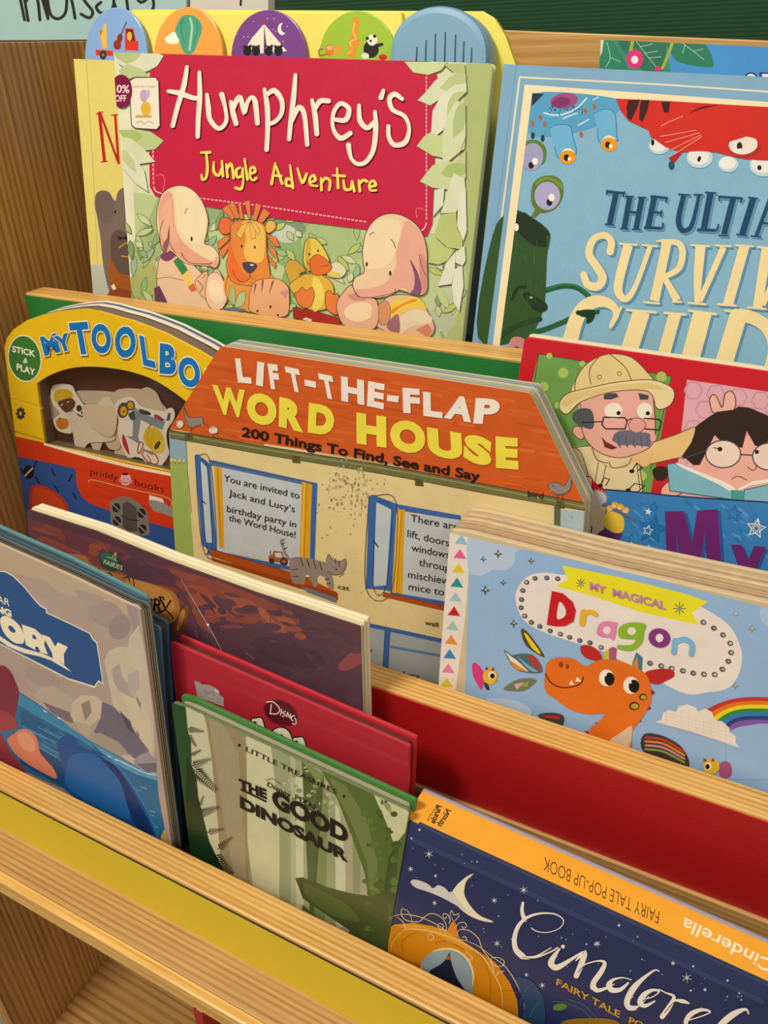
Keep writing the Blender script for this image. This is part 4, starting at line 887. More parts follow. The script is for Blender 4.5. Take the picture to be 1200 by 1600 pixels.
s.E('#ead2c2', 990, 628, 82, 64, 4).S('#4a4a58', 6, [(990 + 82 * math.cos(a / 3), 628 + 64 * math.sin(a / 3)) for a in range(20)]).E('#1c1614', 975, 605, 11).E('#ead2c2', 1210, 640, 82, 64, 4).S('#4a4a58', 6, [(1210 + 82 * math.cos(a / 3), 640 + 64 * math.sin(a / 3)) for a in range(20)]).E('#1c1614', 1148, 618, 10).S('#4a4a58', 7, '1072,630 1128,634').S('#4a4a58', 4, '910,610 800,650').S('#1c1614', 4, '945,598 972,604')
s.S(O, 4, '1105,690 1130,705 1145,690 1140,670').S(O, 4, '1030,745 1060,732 1102,750').S(O, 4, '1200,560 1190,580')
ag('#e8b0a0', '700,790 730,760 760,775 795,790 790,815 740,830 700,830', 4)
# professor
ag('#dccba0', '245,610 370,590 560,620 600,700 590,900 350,950 270,700', 4); ag('#d4c296', '-20,900 200,640 300,600 350,700 380,900 300,1000', 4)
ag('#e0ba82', '550,640 600,620 660,600 640,680 580,680', 0)
ag('#dfa79a', '290,500 320,500 340,540 320,560 285,530', 4)
ag('#e2aa9c', '320,380 470,330 640,330 665,400 670,540 640,600 560,635 500,645 430,630 370,590 330,520', 4)
s.P('#d2c090', '370,600 420,650 455,690 480,690 560,645 540,690 460,690 400,660', 1).S(O, 4, '375,600 400,655 450,670').S(O, 4, '455,665 475,693 540,680 562,645')
ag('#dcc98e', '295,340 300,280 340,215 400,175 470,158 560,175 630,240 655,290 500,300'); ag('#e3d3a0', '222,385 260,345 350,320 500,290 650,280 740,310 762,350 740,400 680,415 640,335 480,335 330,380 260,440 225,420')
s.P('#d8c284', '225,395 260,350 350,330 500,300 650,295 740,330 700,325 500,325 330,365 250,410').S(O, 4, '370,300 365,230 410,170').S(O, 4, '560,280 530,220 460,160').E('#8a6a3c', 411, 267, 11).E('#e0d0a0', 411, 267, 7).E('#8a6a3c', 504, 251, 11).E('#e0d0a0', 504, 251, 7)
s.P('#55545c', '285,440 320,415 370,420 385,470 375,510 330,500 290,475', 1).P('#4a4a52', '430,350 455,342 490,342 500,360 465,372 432,372', 0).P('#4a4a52', '592,342 640,352 640,372 600,374')
s.E('#ece4d2', 476, 425, 42, 38).E('#ece4d2', 622, 425, 36, 38).E('#1c1614', 500, 436, 10).E('#1c1614', 637, 437, 10)
ag('#dba094', '545,490 570,460 610,465 628,495 600,525 560,520', 3)
s.S('#22201e', 6, '430,455 530,458 540,475 530,510 440,510 422,490 430,455', 0).S('#22201e', 6, '620,460 690,465 700,480 690,515 625,510', 0).S('#22201e', 5, '330,480 425,475').S('#22201e', 5, '540,470 560,462')
s.P('#6a6a78', '470,560 490,525 540,515 580,525 640,530 655,560 645,590 610,590 560,585 510,585 480,570', 1)
for x in (500, 535, 570, 605, 635): s.P('#6a6a78', [(x - 14, 570), (x + 14, 575), (x + 8, 600)]).S('#3a3a44', 2, [(x, 545), (x + 2, 590)])
s.P('#6e2a28', '420,545 440,570 495,598 470,607 435,595', 0).E('#e6a79c', 662, 550, 14, 20)
ag('#e2aa9c', '325,740 370,735 385,790 345,800 330,780', 4)
s.E('#ddd0a8', 425, 695, 9, 10).E('#ddd0a8', 405, 735, 9, 10).S(O, 3, '405,665 390,760').S(O, 3, '440,680 425,760')
s.P('#b5262e', '375,750 440,795 430,830 370,800')
# open book in her hands
ag('#7fb4c4', '728,675 760,670 1030,790 1030,840 740,800', 4, 0, '#2c5a62'); ag('#7fb4c4', '1090,795 1300,750 1300,860 1085,845', 4, 0, '#2c5a62'); s.P('#efe8dc', '770,668 850,700 1000,760 1050,795 1020,800 960,765 800,692', 1).P('#efe8dc', '1060,800 1120,775 1300,745 1300,730 1130,755 1060,790').P('#4d9a92', '1025,795 1090,800 1085,845 1030,840')
# music notes
for q, cx, cy in (('415,775 430,738 458,745 440,775', 415, 775), ('560,708 585,670 612,690 590,705', 562, 708), ('545,795 575,765 622,775 590,805', 545, 797)):
    s.S('#1c1614', 4, q, 0).E('#1c1614', cx, cy, 12, 9)
s.E('#1c1614', 585, 812, 12, 9).S('#1c1614', 3, '585,670 600,790', 0)
# blue banner
s.fr(800, 720, 3)
s.P('#3f80bd', '438,132 600,145 800,165 1250,195 1700,230 1700,1200 300,1200').S('#22304c', 7, '438,134 600,147 800,167 1250,197 1700,232')
for i in range(70): s.E(random.choice(['#4d8dc8', '#3775b0', '#5596cc']), random.uniform(470, 1200), random.uniform(190, 520), random.uniform(10, 40), random.uniform(3, 9), 40)
def star(cx, cy, r, col, ow=None):
    q = [(cx + (r if k % 2 == 0 else r * .45) * math.sin(k * math.pi / 5 + .2), cy - (r if k % 2 == 0 else r * .45) * math.cos(k * math.pi / 5 + .2)) for k in range(10)]
    if ow: s.S(col, ow, q + [q[0]], 0)
    else: s.P(col, q, 0)
star(660, 320, 78, '#2a6fae'); star(660, 320, 45, '#3f80bd', 3); star(640, 237, 18, '#e6e2da'); star(638, 325, 24, '#e6e2da', 4); star(1145, 315, 45, '#e6e2da', 7); star(1145, 315, 22, '#e6e2da', 4); star(1040, 245, 38, '#2a6fae', 4); star(560, 390, 16, '#d8dcdc'); star(640, 405, 16, '#d8dcdc'); star(560, 360, 18, '#2a6fae', 3); star(665, 215, 24, '#2a6fae', 3)
s.E('#c9c3bc', 395, 175, 48, 38)
for i in range(22):
    a = i * .285; s.P('#c9c3bc', [(395 + 40 * math.cos(a), 175 + 32 * math.sin(a)), (395 + 60 * math.cos(a + .1), 175 + 48 * math.sin(a + .1)), (395 + 40 * math.cos(a + .25), 175 + 32 * math.sin(a + .25))]); s.lay -= 0.88
s.lay += 1
s.P('#cfc0a0', '350,215 440,215 430,330 400,380 330,360').S('#6a6a80', 12, '430,205 480,225 575,275').P('#5b3a6c', '350,400 430,320 515,330 500,370 460,400 380,420', 1).P('#e2c24a', '430,300 450,235 520,260 522,325 480,335', 1)
for cx, cy in ((458, 222), (482, 206), (508, 214), (534, 230)): s.E('#e6a83e', cx, cy, 17, 15).E('#e9c9a8', cx - 2, cy + 4, 9, 8)
s.S('#1c1614', 5, '345,340 350,302 375,308 368,345')
s.part('title_lettering')
PU = '#6c2a6e'
s.P('#2f5a96', [(x + 14, y + 8) for x, y in pts('718,236 806,234 845,390 868,232 964,224 988,560 920,560 905,330 870,560 810,560 770,330 780,560 730,560')], 0)
s.P(PU, '718,236 806,234 845,390 868,232 964,224 988,560 920,560 905,330 870,560 810,560 770,330 780,560 730,560', 0)
s.P('#2f5a96', '1038,400 1088,402 1118,470 1148,405 1200,412 1110,620 1070,620 1090,540', 0).P(PU, '1026,390 1078,392 1108,462 1138,396 1190,402 1100,620 1060,620 1080,540', 0)
s.flush()

# ---- dragon board book in front
b = Book('board_book', 'sky blue board book with orange dragon and glittering title cloud on the middle tier', 'book', 0.3365, F2, 2.5,
         '684,1080 703,832 706,828 736,832 960,889 1200,942 1560,1021 1520,1400', 0.030, G2, 0.45, 0.12, 0.05)
b.board('front_cover', 0, 0.0030, paint('#c9b893', 0.6, 0.12, 120), bev=0.0004)
for i in range(8):
    b.board('page', 0.0032 + i * 0.0030, 0.0058 + i * 0.0030, paint(('#bfa784', '#a98f70', '#c4b090', '#b39a76', '#c9b491', '#aa9273', '#c0aa88', '#b7a07c')[i], 0.65, 0.25, 160), top_in=(0.0010, 0.0002, 0.0014, 0.0004, 0.0, 0.0008, 0.0002, 0.0010)[i])
b.board('back_cover', 0.0272, 0.030, paint('#c8b794', 0.6), bev=0.0004)
s = b.surf(); s.part('cover_illustration').fr(560, 780, 3)
s.P('#93b4d8', '525,155 740,212 1200,330 2400,600 5000,1200 5000,3400 430,3000').P('#e3dace', '425,140 530,153 500,560 455,900 400,1400 340,1400')
for i, c in enumerate(('#94b8cc', '#d4639a', '#e2c53e', '#2f8f92', '#9fc0cc', '#c22a32', '#9cc4b4', '#e0913c', '#3f82b4', '#d77fa6', '#d6c23c', '#2f8f92')):
    x = 482 - i * 6.8; y = 190 + i * 67
    s.P(c, [(x - 30, y + 18), (x + 1, y - 24), (x + 31, y + 24)]); s.lay -= 0.88
s.lay += 1
s.E('#b3c5dc', 565, 300, 50, 60).E('#b3c5dc', 670, 270, 66, 66).P('#b3c5dc', '528,158 740,213 775,235 740,245 640,330 560,350 518,340', 1).E('#93b4d8', 628, 345, 10, 14)
s.E('#a8c1dc', 1930, 440, 60, 70).E('#a8c1dc', 1940, 540, 60, 60)
s.P('#e6ddd4', '738,480 745,420 790,365 860,345 960,355 1400,420 1700,560 1790,690 1790,800 1740,880 1640,905 1500,900 1200,720 1100,690 960,655 840,610 770,560', 1)
s.P('#e6ddd4', '860,345 1000,358 1500,480 1620,540 1500,900 1150,715 960,655', 0)
s.fr(800, 720, 3)
s.P('#e5dc3e', '235,490 500,545 800,620 918,660 842,712 878,770 600,708 400,640 205,587 262,555')
for cx, cy, k in ((323, 573, 22), (785, 692, 28)):
    for a in range(4): s.S('#5c5e50', 4, [(cx - k * math.cos(a * .785), cy - k * math.sin(a * .785)), (cx + k * math.cos(a * .785), cy + k * math.sin(a * .785))], 0)
    s.E('#8f9290', cx, cy, k * .35)
dots = '214,553 163,549 108,551 69,569 51,608 45,650 43,688 60,727 91,757 131,776 179,797 227,812 271,827 318,842 366,852 418,874'
for i, (x, y) in enumerate(pts(dots)):
    s.E('#4c4844', x, y, 13, 11, 20); s.E(('#8a8680', '#777ab8', '#6f8f74', '#b0aca4')[i % 4], x - 2, y - 1, 8, 6, 20)
s.fr(1000, 880, 4.444)
for i, (x, y) in enumerate(pts('440,410 513,450 577,497 627,555 633,620 614,680 573,735 519,772 444,770 370,762 298,746 220,730 148,712 70,693')):
    s.E('#5c5850', x, y, 21, 18, 20); s.E(('#b8b8a4', '#8d8d88', '#a8a48c', '#c9c9a0')[i % 4], x + 3, y, 12, 9, 20)
def spark(x, y, r, c='#6f705e'):
    s.P(c, [(x, y - r), (x + r * .25, y - r * .25), (x + r, y), (x + r * .25, y + r * .25), (x, y + r), (x - r * .25, y + r * .25), (x - r, y), (x - r * .25, y - r * .25)]); s.E('#d8dac0', x + r * .1, y - r * .1, r * .2)
spark(665, 352, 26, '#a8ab92'); spark(777, 455, 32, '#9a9c8c'); spark(662, 850, 28, '#8d917c')
s.fr(560, 780, 3)
for x, y, r in ((655, 255, 22), (586, 280, 16), (810, 288, 16), (680, 390, 16), (595, 426, 24), (728, 582, 20)): spark(x, y, r, '#55574a')
# rainbow and cloud
s.fr(1000, 880, 4.444)
for k, c in enumerate(('#c03a34', '#df7a2e', '#e8d23a', '#2f8a48', '#3b78b8', '#27407c', '#7c5aa4')):
    h = 26 * k; s.P(c, catmull([(440 + 26 * k * 1.0, 1030 + h * 1.0), (540 + k * 14, 975 + h), (680 + k * 4, 935 + h), (889, 930 + h), (1200, 960 + h), (1500, 1040 + h)], False, 5) + [(1500, 1300), (540 + k * 10, 1200)])
s.P('#93b4d8', catmull(pts('600,1180 680,1138 780,1120 889,1112 1200,1145 1500,1225'), False, 5) + [(1500, 1500), (600, 1500)])
s.P('#e4dccf', '105,1100 150,1085 160,1035 200,1015 250,1030 270,990 330,978 390,1000 405,1030 450,1005 500,1030 520,1090 570,1095 620,1140 625,1170 665,1200 665,1245 695,1280 560,1235 350,1165 200,1125', 0)
for i in range(9): s.S('#d3c2b2', 2, [(180 + i * 52, 1010 + i * 12), (185 + i * 52, 1110 + i * 14)], 0, 0)
for i in range(5): s.S('#d3c2b2', 2, [(170, 1035 + i * 22), (640, 1150 + i * 26)], 0, 0)
# foil streak cut-outs
s.fr(640, 980, 2.143)
s.P('#5a4636', '375,5 395,15 430,60 452,96 440,95 400,70 380,40', 1).P('#e0cb3a', '384,20 400,30 440,88 410,68', 1)
s.P('#4f6a70', '316,75 340,92 370,88 410,90 435,115 444,148 400,152 350,135', 1).P('#e6dccc', '320,82 360,110 400,148 350,128').P('#d9892e', '330,105 360,125 400,150 355,140').P('#7fb0c4', '360,95 390,120 430,148 400,140', 1).P('#b8383a', '395,92 425,105 440,145 415,125', 1)
s.P('#6a7a5c', '315,205 350,180 390,170 425,175 410,195 380,212 340,212', 1).P('#d3a6b4', '350,190 385,182 360,208').P('#93a04a', '372,195 400,178 395,200')
s.P('#44403a', '430,295 470,285 515,295 510,330 470,325', 1).P('#b8383a', '440,292 500,296 505,308 450,300').P('#b3c5dc', '255,240 330,238 390,260 412,288 380,290 300,262', 1)
s.P('#3f3a34', '785,358 840,360 900,390 930,430 930,470 850,460 780,410', 1)
for k, c in enumerate(('#c03a34', '#d9892e', '#d58aa4', '#93a04a')): s.S(c, 7, [(790, 368 + k * 13), (850, 376 + k * 13), (920, 415 + k * 12)])
# little birds
s.P('#cf3d7c', '210,125 225,120 245,145 250,175 240,207 228,190 215,165', 1).E('#e0b43a', 270, 163, 24, 28).P('#8a3a50', '254,142 258,130 266,142').P('#8a3a50', '272,142 282,132 284,146').E('#efe6da', 276, 160, 12, 13).E('#141414', 278, 162, 8, 9).P('#33393e', '250,185 262,188 268,208 256,205', 1).P('#d9892e', '288,172 294,178 288,182')
s.P('#a0567c', '1040,455 1068,450 1080,475 1072,502 1040,498', 1).E('#e0b43a', 1010, 465, 28, 26).P('#8a3a50', '985,450 985,437 998,446').P('#8a3a50', '1008,446 1018,437 1022,450').E('#efe6da', 1000, 464, 11, 13).E('#141414', 998, 465, 7, 9)
# dragon
s.P('#b3302e', '572,68 585,58 610,62 635,80 645,105 630,112 600,105 580,92', 1).P('#b3302e', '790,150 840,138 880,142 886,162 860,178 830,190 800,180', 1)
s.P('#a8587c', '650,108 655,80 680,64 694,70 690,110').P('#c9bd48', '650,85 668,70 668,110 652,110').P('#3f7a8a', '745,125 760,82 780,100 778,145').P('#d9892e', '748,125 764,95 766,140')
for q in ('808,205 823,217 808,228', '800,258 810,270 795,278', '770,302 778,314 762,318', '622,315 638,322 628,332', '585,345 605,348 600,358'): s.P('#8c2a26', q)
s.P('#db702c', '455,150 465,115 500,100 550,105 590,130 610,120 640,108 700,110 760,135 795,160 808,205 808,250 780,300 745,350 735,420 640,420 600,350 640,310 650,288 600,290 540,275 490,240 455,210', 1)
s.P('#d8bca0', '745,330 735,400 690,420 670,380 710,350', 1)
s.S('#2a1a14', 4, '456,155 475,185 510,200 550,197 575,185 583,165').P('#efe8dc', '535,190 541,176 553,192').P('#efe8dc', '555,180 562,165 576,180').E('#8a3a24', 508, 124, 7, 10).E('#8a3a24', 529, 130, 6, 8)
s.E('#f0e8dc', 660, 168, 25, 28).E('#141414', 670, 172, 17, 22).E('#f0e8dc', 742, 193, 26, 29).E('#141414', 752, 196, 18, 22).E('#f0e8dc', 657, 158, 4).E('#f0e8dc', 740, 183, 4)
for cx, cy, r in ((782, 232, 14), (753, 262, 18)): s.E('#4a3c1c', cx, cy, r, r * .8).E('#b4a43a', cx + 2, cy + 1, r * .7, r * .5)
s.part('title_lettering').fr(560, 780, 3)
s.P('#c3252c', '908,428 960,440 1005,478 1020,520 1010,570 970,592 930,594 884,586', 0).P('#e6ddd4', '942,482 965,498 974,530 962,552 932,556', 1)
s.fr(800, 720, 3)
s.S('#e3b23e', 28, '338,706 330,760').S('#e3b23e', 22, '340,712 370,706 395,718')
s.P('#dd86b0', '400,795 410,765 440,750 492,756 492,770 482,832 466,834 460,826 430,824 402,812', 1).E('#e6ddd4', 446, 792, 18, 18)
s.P('#8bb43c', '498,800 515,770 560,755 625,762 620,800 610,850 570,885 520,885 495,875 500,860 530,862 565,858 580,835 540,832 505,825', 1).E('#e6ddd4', 562, 796, 20, 18)
s.E('#82397c', 692, 828, 52, 45, 15).E('#e6ddd4', 692, 828, 18, 20)
s.S('#7fb4d8', 25, '765,840 760,895').S('#7fb4d8', 25, '775,842 815,835 845,860 842,905')
s.T('MY', '#c97fae', (365, 600), (442, 622), 36, 0.03, (.05, -1)).T('MAGICAL', '#b886b4', (472, 630), (722, 695), 36, 0.03, (.05, -1))
s.flush()
# ================================================================ TIER 1 (bottom)
# ---- dusky hardback, behind everything
b = Book('picture_book', 'dusky purple brown softback with red clouds and gold scroll, at the back of bottom tier', 'book', 0.2875, F1, 3.4,
         '70,1060 41,799 46,796 150,829 260,874 400,925 480,951 563,978 567,1110', 0.011, G1, 0.30, 0.4, 0.08)
b.board('front_cover', 0, 0.0008, paint('#5a3a40', 0.4))
for i, c in enumerate(('#d9cfa8', '#a9b088', '#e6dcbc', '#cfc6a0', '#e9dfc4')):
    b.board('page', 0.0008 + i * 0.0019, 0.0025 + i * 0.0019, paint(c, 0.7, 0.05, 40), top_in=(0.0006, 0.002, -0.0004, 0.0016, 0.0)[i])
b.board('back_cover', 0.0103, 0.011, paint('#d9d0b4', 0.5))
s = b.surf(); s.part('cover_illustration').fr(0, 0, 1)
s.P('#553c48', '30,780 600,960 600,1300 60,1300')
s.P('#7a3f42', '40,795 120,825 210,865 150,880 60,850', 1).P('#6b3e46', '42,800 180,850 170,900 60,900', 1).P('#8c4a48', '60,840 120,860 200,900 240,930 120,920', 1)
s.P('#84483f', '275,895 330,905 400,925 455,955 468,975 445,990 420,985 400,970 360,975 340,990 320,985 290,950', 1).P('#96523f', '290,915 350,925 400,945 360,960 320,960', 1).P('#9a5846', '400,950 440,960 462,975 445,988 425,980', 1)
s.P('#8a4a4c', '528,1040 550,1018 566,1015 566,1035 540,1048', 1).P('#6a3a44', '480,1080 520,1090 500,1110', 1).P('#613c48', '240,900 290,930 310,1000 280,1060 240,1000', 1)
for (x, y, rx, ry, c) in ((450, 1020, 60, 20, '#4a3742'), (350, 1010, 50, 14, '#583a44'), (500, 990, 40, 12, '#4e3a46'), (250, 880, 40, 8, '#6b4048')): s.E(c, x, y, rx, ry, 15)
s.S('#8f7f86', (0.6, 1.6, 0.6), '283,905 325,977 347,1017').E('#cfdbe0', 325, 976, 2).S('#4a3a40', 1, '423,955 422,1000').S('#74606c', 1.5, '305,985 311,1003').S('#74606c', 1.5, '385,1020 404,1036')
s.P('#a8713c', '92,866 130,868 150,885 212,905 262,920 278,935 280,962 262,975 230,970 150,930 95,890', 1).P('#c08a4c', '200,905 258,922 272,940 270,955 240,960 205,945', 1).P('#7a4a28', '278,960 292,945 295,955 285,990 272,985', 1).P('#b37a44', '282,958 288,952 289,962 280,984 276,982', 1)
for i in range(300):
    x = random.uniform(60, 560); y0_ = 800 + (x - 42) * .335; y = random.uniform(y0_, y0_ + 190)
    warm = i > 170 and (260 < x < 470 and y0_ + 12 < y < y0_ + 75) or (x < 170 and y < y0_ + 60)
    s.E(random.choice(['#8a4c40', '#82473f', '#8e4f3d', '#84463c', '#7c4540']) if warm else random.choice(['#553c48', '#523b47', '#583e49', '#5a3f4a', '#523a46']), x, y, random.uniform(5, 20), random.uniform(2, 7), random.uniform(0, 50)) if (warm or i <= 170) else None; s.lay -= 0.88 if (warm or i <= 170) else 0
s.lay += 2
s.S('#a59aa0', (0.6, 1.6, 0.6), '283,905 325,977 347,1017').E('#e4ecee', 325, 976, 2)
s.P('#a8713c', '92,866 130,868 150,885 212,905 262,920 278,935 280,962 262,975 230,970 150,930 95,890', 1).P('#c08a4c', '200,905 258,922 272,940 270,955 240,960 205,945', 1).P('#7a4a28', '278,960 292,945 295,955 285,990 272,985', 1).P('#b37a44', '282,958 288,952 289,962 280,984 276,982', 1)
s.fr(0, 820, 3).E('#2c4a40', 518, 172, 56, 42, 28).E('#3f6656', 510, 160, 40, 26, 28).T('FAIRIES', '#cfc7a0', (484, 182), (572, 212), 20, 0.01).S('#d8b04c', 4, '530,150 545,130 540,165').S('#c9c39a', 3, '500,150 530,158 548,170')
s.part('title_lettering')
s.S('#2a1c16', 7, '280,150 300,140 325,180').S('#2a1c16', 7, '330,160 355,155 370,185').S('#2a1c16', 5, '440,200 470,210 480,230').S('#2a1c16', 5, '500,240 515,225 530,245').S('#2a1c16', 5, '580,250 600,245 610,270').S('#2a1c16', 5, '625,250 630,285')
s.G('I', '#2a1c16', (690, 400), (712, 406), (694, 340), 0.02).G('R', '#2a1c16', (718, 402), (762, 415), (722, 340), 0.02)
s.S('#2a1c16', 10, '752,345 775,390').S('#2a1c16', 8, '800,355 770,400 740,412').S('#2a1c16', 7, '745,340 762,338 770,350').S('#2a1c16', 6, '775,395 800,420 812,438')
s.flush()
# ---- red hardback
b = Book('picture_book', 'glossy red hardback with oval logo and torn sticker, between green book and dusky book', 'book', 0.2690, F1, 3.4,
         '292,1240 265,1004 270,1004 630,1162 641,1167 636,1270', 0.011, G1, 0.28, 0.5, 0.04)
b.board('front_cover', 0, 0.0028, paint('#a92a34', 0.3, coat=0.4), bev=0.0012); b.board('page_block', 0.0028, 0.0080, paint('#5a2024', 0.7), 0.003); b.board('back_cover', 0.0080, 0.011, paint('#b52c36', 0.3, coat=0.4), bev=0.0014)
s = b.surf(); s.part('cover_illustration').fr(240, 980, 3)
s.P('#ad2b38', '80,78 1180,552 1190,565 1180,1000 150,1000').P('#9c2432', '82,82 140,110 200,700 140,700', 0)
s.P('#a59a98', '190,252 215,258 225,268 260,270 290,285 305,298 310,318 328,330 328,372 270,350 235,340 205,325 200,295', 0).P('#c9c2c0', '285,285 308,300 300,308 285,300').S('#7a706e', 3, '240,300 260,310 275,300 285,320')
s.part('logo').E('#5c1420', 596, 402, 86, 58, 24).S('#8c3040', 2, [(596 + 82 * math.cos(a / 4) * .91 - 54 * math.sin(a / 4) * .41, 402 + 82 * math.cos(a / 4) * .41 + 54 * math.sin(a / 4) * .91) for a in range(26)])
LO = '#e0d0cc'
for q in ('530,352 560,350 590,380 580,405 545,405', '552,362 548,400', '600,385 595,412', '618,395 605,400 618,412 604,418', '625,420 628,400 638,425 642,408', '660,415 648,418 646,432 655,438', '662,425 668,440 664,455 650,450'): s.S(LO, 5, q)
s.part('title_lettering')
for dw, c in ((12, '#1c1a18'), (0, '#e6e0c8')):
    s.S(c, 30 + dw, '496,440 520,530 535,600', 0).S(c, 13 + dw, '466,436 500,432', 0).S(c, 30 + dw, '575,620 560,560 566,505 595,486 625,505 642,570 645,640').S(c, 30 + dw, '690,532 712,610 722,680', 0).S(c, 13 + dw, '660,526 694,522', 0)
s.flush()
# ---- green treasury book
b = Book('picture_book', 'green spined hardback with misty forest cover and bold black title, at the front ledge', 'book', 0.2500, F1, 3.4,
         '299,1340 269,1100 272,1098 290,1104 637,1266 640,1270 604,1490', 0.011, G1, 0.28, 0.5, 0.05)
b.board('front_cover', 0, 0.0028, paint('#5f7048', 0.3, coat=0.4), bev=0.0010); b.board('page_block', 0.0028, 0.0080, paint('#9a9a80', 0.7), 0.003); b.board('back_cover', 0.0080, 0.011, paint('#3f7a38', 0.3, coat=0.4), bev=0.0014)
s = b.surf(); s.part('cover_illustration').fr(240, 980, 3)
s.P('#a9a688', '85,345 1200,865 1100,1600 150,1600').P('#c6c4a2', '150,372 230,400 320,700 330,1300 190,1300').P('#958865', '240,410 330,450 430,505 440,800 450,1200 470,1600 340,1500 300,900 270,600').P('#a4987a', '260,430 330,460 400,600 420,900 440,1300 400,1300 330,900')
for i in range(16): s.S('#978a6c', 2.5, [(275 + i * 11, 430 + i * 6), (300 + i * 10, 800), (330 + i * 12, 1350)], 1, 0); s.lay -= 0.88
s.lay += 1
s.P('#c9c9a2', '435,510 560,565 600,700 620,1000 640,1500 500,1500 440,1000', 0).P('#9aa07c', '550,560 700,630 690,1000 700,1500 590,1500 590,900').P('#c9ccaa', '650,720 700,680 780,740 870,850 900,1100 900,1400 640,1500')
for x0_, x1_, c in ((700, 740, '#a3a884'), (790, 850, '#98a07a'), (930, 965, '#8c966e'), (640, 665, '#b2b690')): s.P(c, [(x0_, 600), (x1_, 620), (x1_ + 5, 1500), (x0_ + 5, 1500)])
s.P('#7c8c58', '690,620 800,690 760,800 740,1500 800,1500 820,800', 0)
for i in range(60): s.E(random.choice(['#b5b48e', '#8d9468', '#a0a67c']), random.uniform(600, 950), random.uniform(650, 900), random.uniform(4, 16), random.uniform(4, 12))
# long necked hill shape framing the page
s.P('#556b34', '775,650 1200,850 1200,1700 560,1700 640,1560 700,1300 820,1400 960,1460 1010,1440 1012,1300 990,1150 930,980 860,800').P('#c9caa0', '1030,778 1200,855 1180,960 1130,1020 1085,900', 0).P('#8e9870', '1060,800 1110,830 1120,880 1090,850')
s.P('#6f7d4a', '820,700 900,740 1000,900 1050,1100 1060,1400 1030,1400 1000,1100 920,900').P('#3f5428', '1100,1080 1150,1000 1120,1500 1000,1700 1060,1400')
s.fr(260, 1200, 3)
s.P('#49542e', '605,515 640,512 760,560 880,590 960,600 1040,560 1075,380 1100,900 800,900 860,760 740,680 640,610', 0).P('#596637', '650,540 760,590 860,650 900,720 760,680 660,600', 1)
for i in range(50): s.E(random.choice(['#4d6130', '#5c7238', '#47592c', '#63783c']), random.uniform(930, 1080), random.uniform(150, 800), random.uniform(6, 26), random.uniform(6, 20))
s.fr(240, 980, 3).P('#1f4a26', '85,350 118,345 150,372 155,430 160,480 175,540 180,700 200,800 240,1000 330,1200 450,1400 500,1500 140,1500 90,500').P('#133319', '160,600 200,700 210,800 260,1000 380,1250 420,1400 200,1400 150,800')
def fern(x, y, a, L, n=9, c='#23301c'):
    ca, sa = math.cos(a), math.sin(a)
    s.S(c, 2.5, [(x, y), (x + ca * L, y + sa * L)], 0)
    for i in range(1, n + 1):
        t = i / (n + .5); px_, py_ = x + ca * L * t, y + sa * L * t; l = L * .26 * (1.15 - t * .7)
        for sg in (-1, 1):
            aa = a + sg * .95; ex, ey = px_ + math.cos(aa) * l, py_ + math.sin(aa) * l; mx, my = (px_ + ex) / 2, (py_ + ey) / 2; nx_, ny_ = -math.sin(aa) * l * .10, math.cos(aa) * l * .10
            s.P(c, [(px_, py_), (mx + nx_, my + ny_), (ex, ey), (mx - nx_, my - ny_)]); s.lay -= 0.88
    s.lay += 1
fern(158, 475, 0.15, 78); fern(160, 500, 0.95, 68); fern(175, 600, -0.5, 55); fern(175, 650, -0.35, 100); fern(185, 660, 0.75, 150, 12); fern(200, 880, -0.35, 115, 11); fern(215, 840, -1.2, 55, 7); fern(250, 960, -0.2, 80, 8); fern(300, 1040, -0.7, 90, 8, '#1a2414'); fern(280, 1060, 0.8, 130, 10, '#1a2414')
s.part('title_lettering')
K = '#17140f'
s.E(K, 403, 551, 6, 7).E(K, 893, 790, 6, 7).T('LITTLE TREASURES', '#1c1a12', (434, 578), (858, 782), 22, 0.006, (.12, -1))
s.T('Disney', K, (533, 742), (642, 796), 20, 0.012, (.25, -1)).S(K, 2.5, '530,716 560,708 600,735').T('PIXAR', K, (664, 804), (775, 862), 24, 0.006, (.12, -1)).E(K, 652, 800, 3)
s.fr(260, 1200, 3)
s.T('THE', K, (342, 90), (473, 142), 44, 0.055, (-.06, -1)).S(K, 9, '350,97 470,155', 0, 0)
s.T('GOOD', K, (497, 170), (852, 350), 78, 0.055, (.0, -1)).T('DINOSAUR', K, (347, 180), (852, 438), 52, 0.055, (-.02, -1))
s.flush()
# ---- books behind the sea book
b = Book('picture_book', 'thin steel blue book seen edge on, between sea book stack and green book', 'book', 0.2710, F1, 3.2,
         '276,1330 250,985 246,979 232,972 100,908 -45,840 -45,1000', 0.009, G1, 0.3, 0.4)
b.board('front_cover', 0, 0.002, paint('#5f86a6', 0.3, 0.1, coat=0.4), bev=0.0008); b.board('page_block', 0.002, 0.007, paint('#4a4038', 0.7), 0.002); b.board('back_cover', 0.007, 0.009, paint('#3f6488', 0.3, coat=0.4), bev=0.0008)
s = b.surf(); s.part('cover_illustration').fr(0, 1060, 3)
s.P('#6c93b0', '700,-280 800,-280 850,400 780,400').P('#3c2620', '800,440 840,450 870,560 880,800 830,800').P('#b08838', '820,575 860,568 865,640 828,645').P('#5c2c28', '825,650 868,650 880,800 840,800').P('#3f7898', '835,680 865,690 862,730 840,730', 1)
s.flush()
b = Book('picture_book', 'teal glossy book directly behind the sea book on the bottom tier, left edge of photo', 'book', 0.2610, F1, 3.2,
         '270,1340 222,946 216,938 197,928 100,878 0,834 -45,813 -45,1000', 0.0085, G1, 0.25, 0.5)
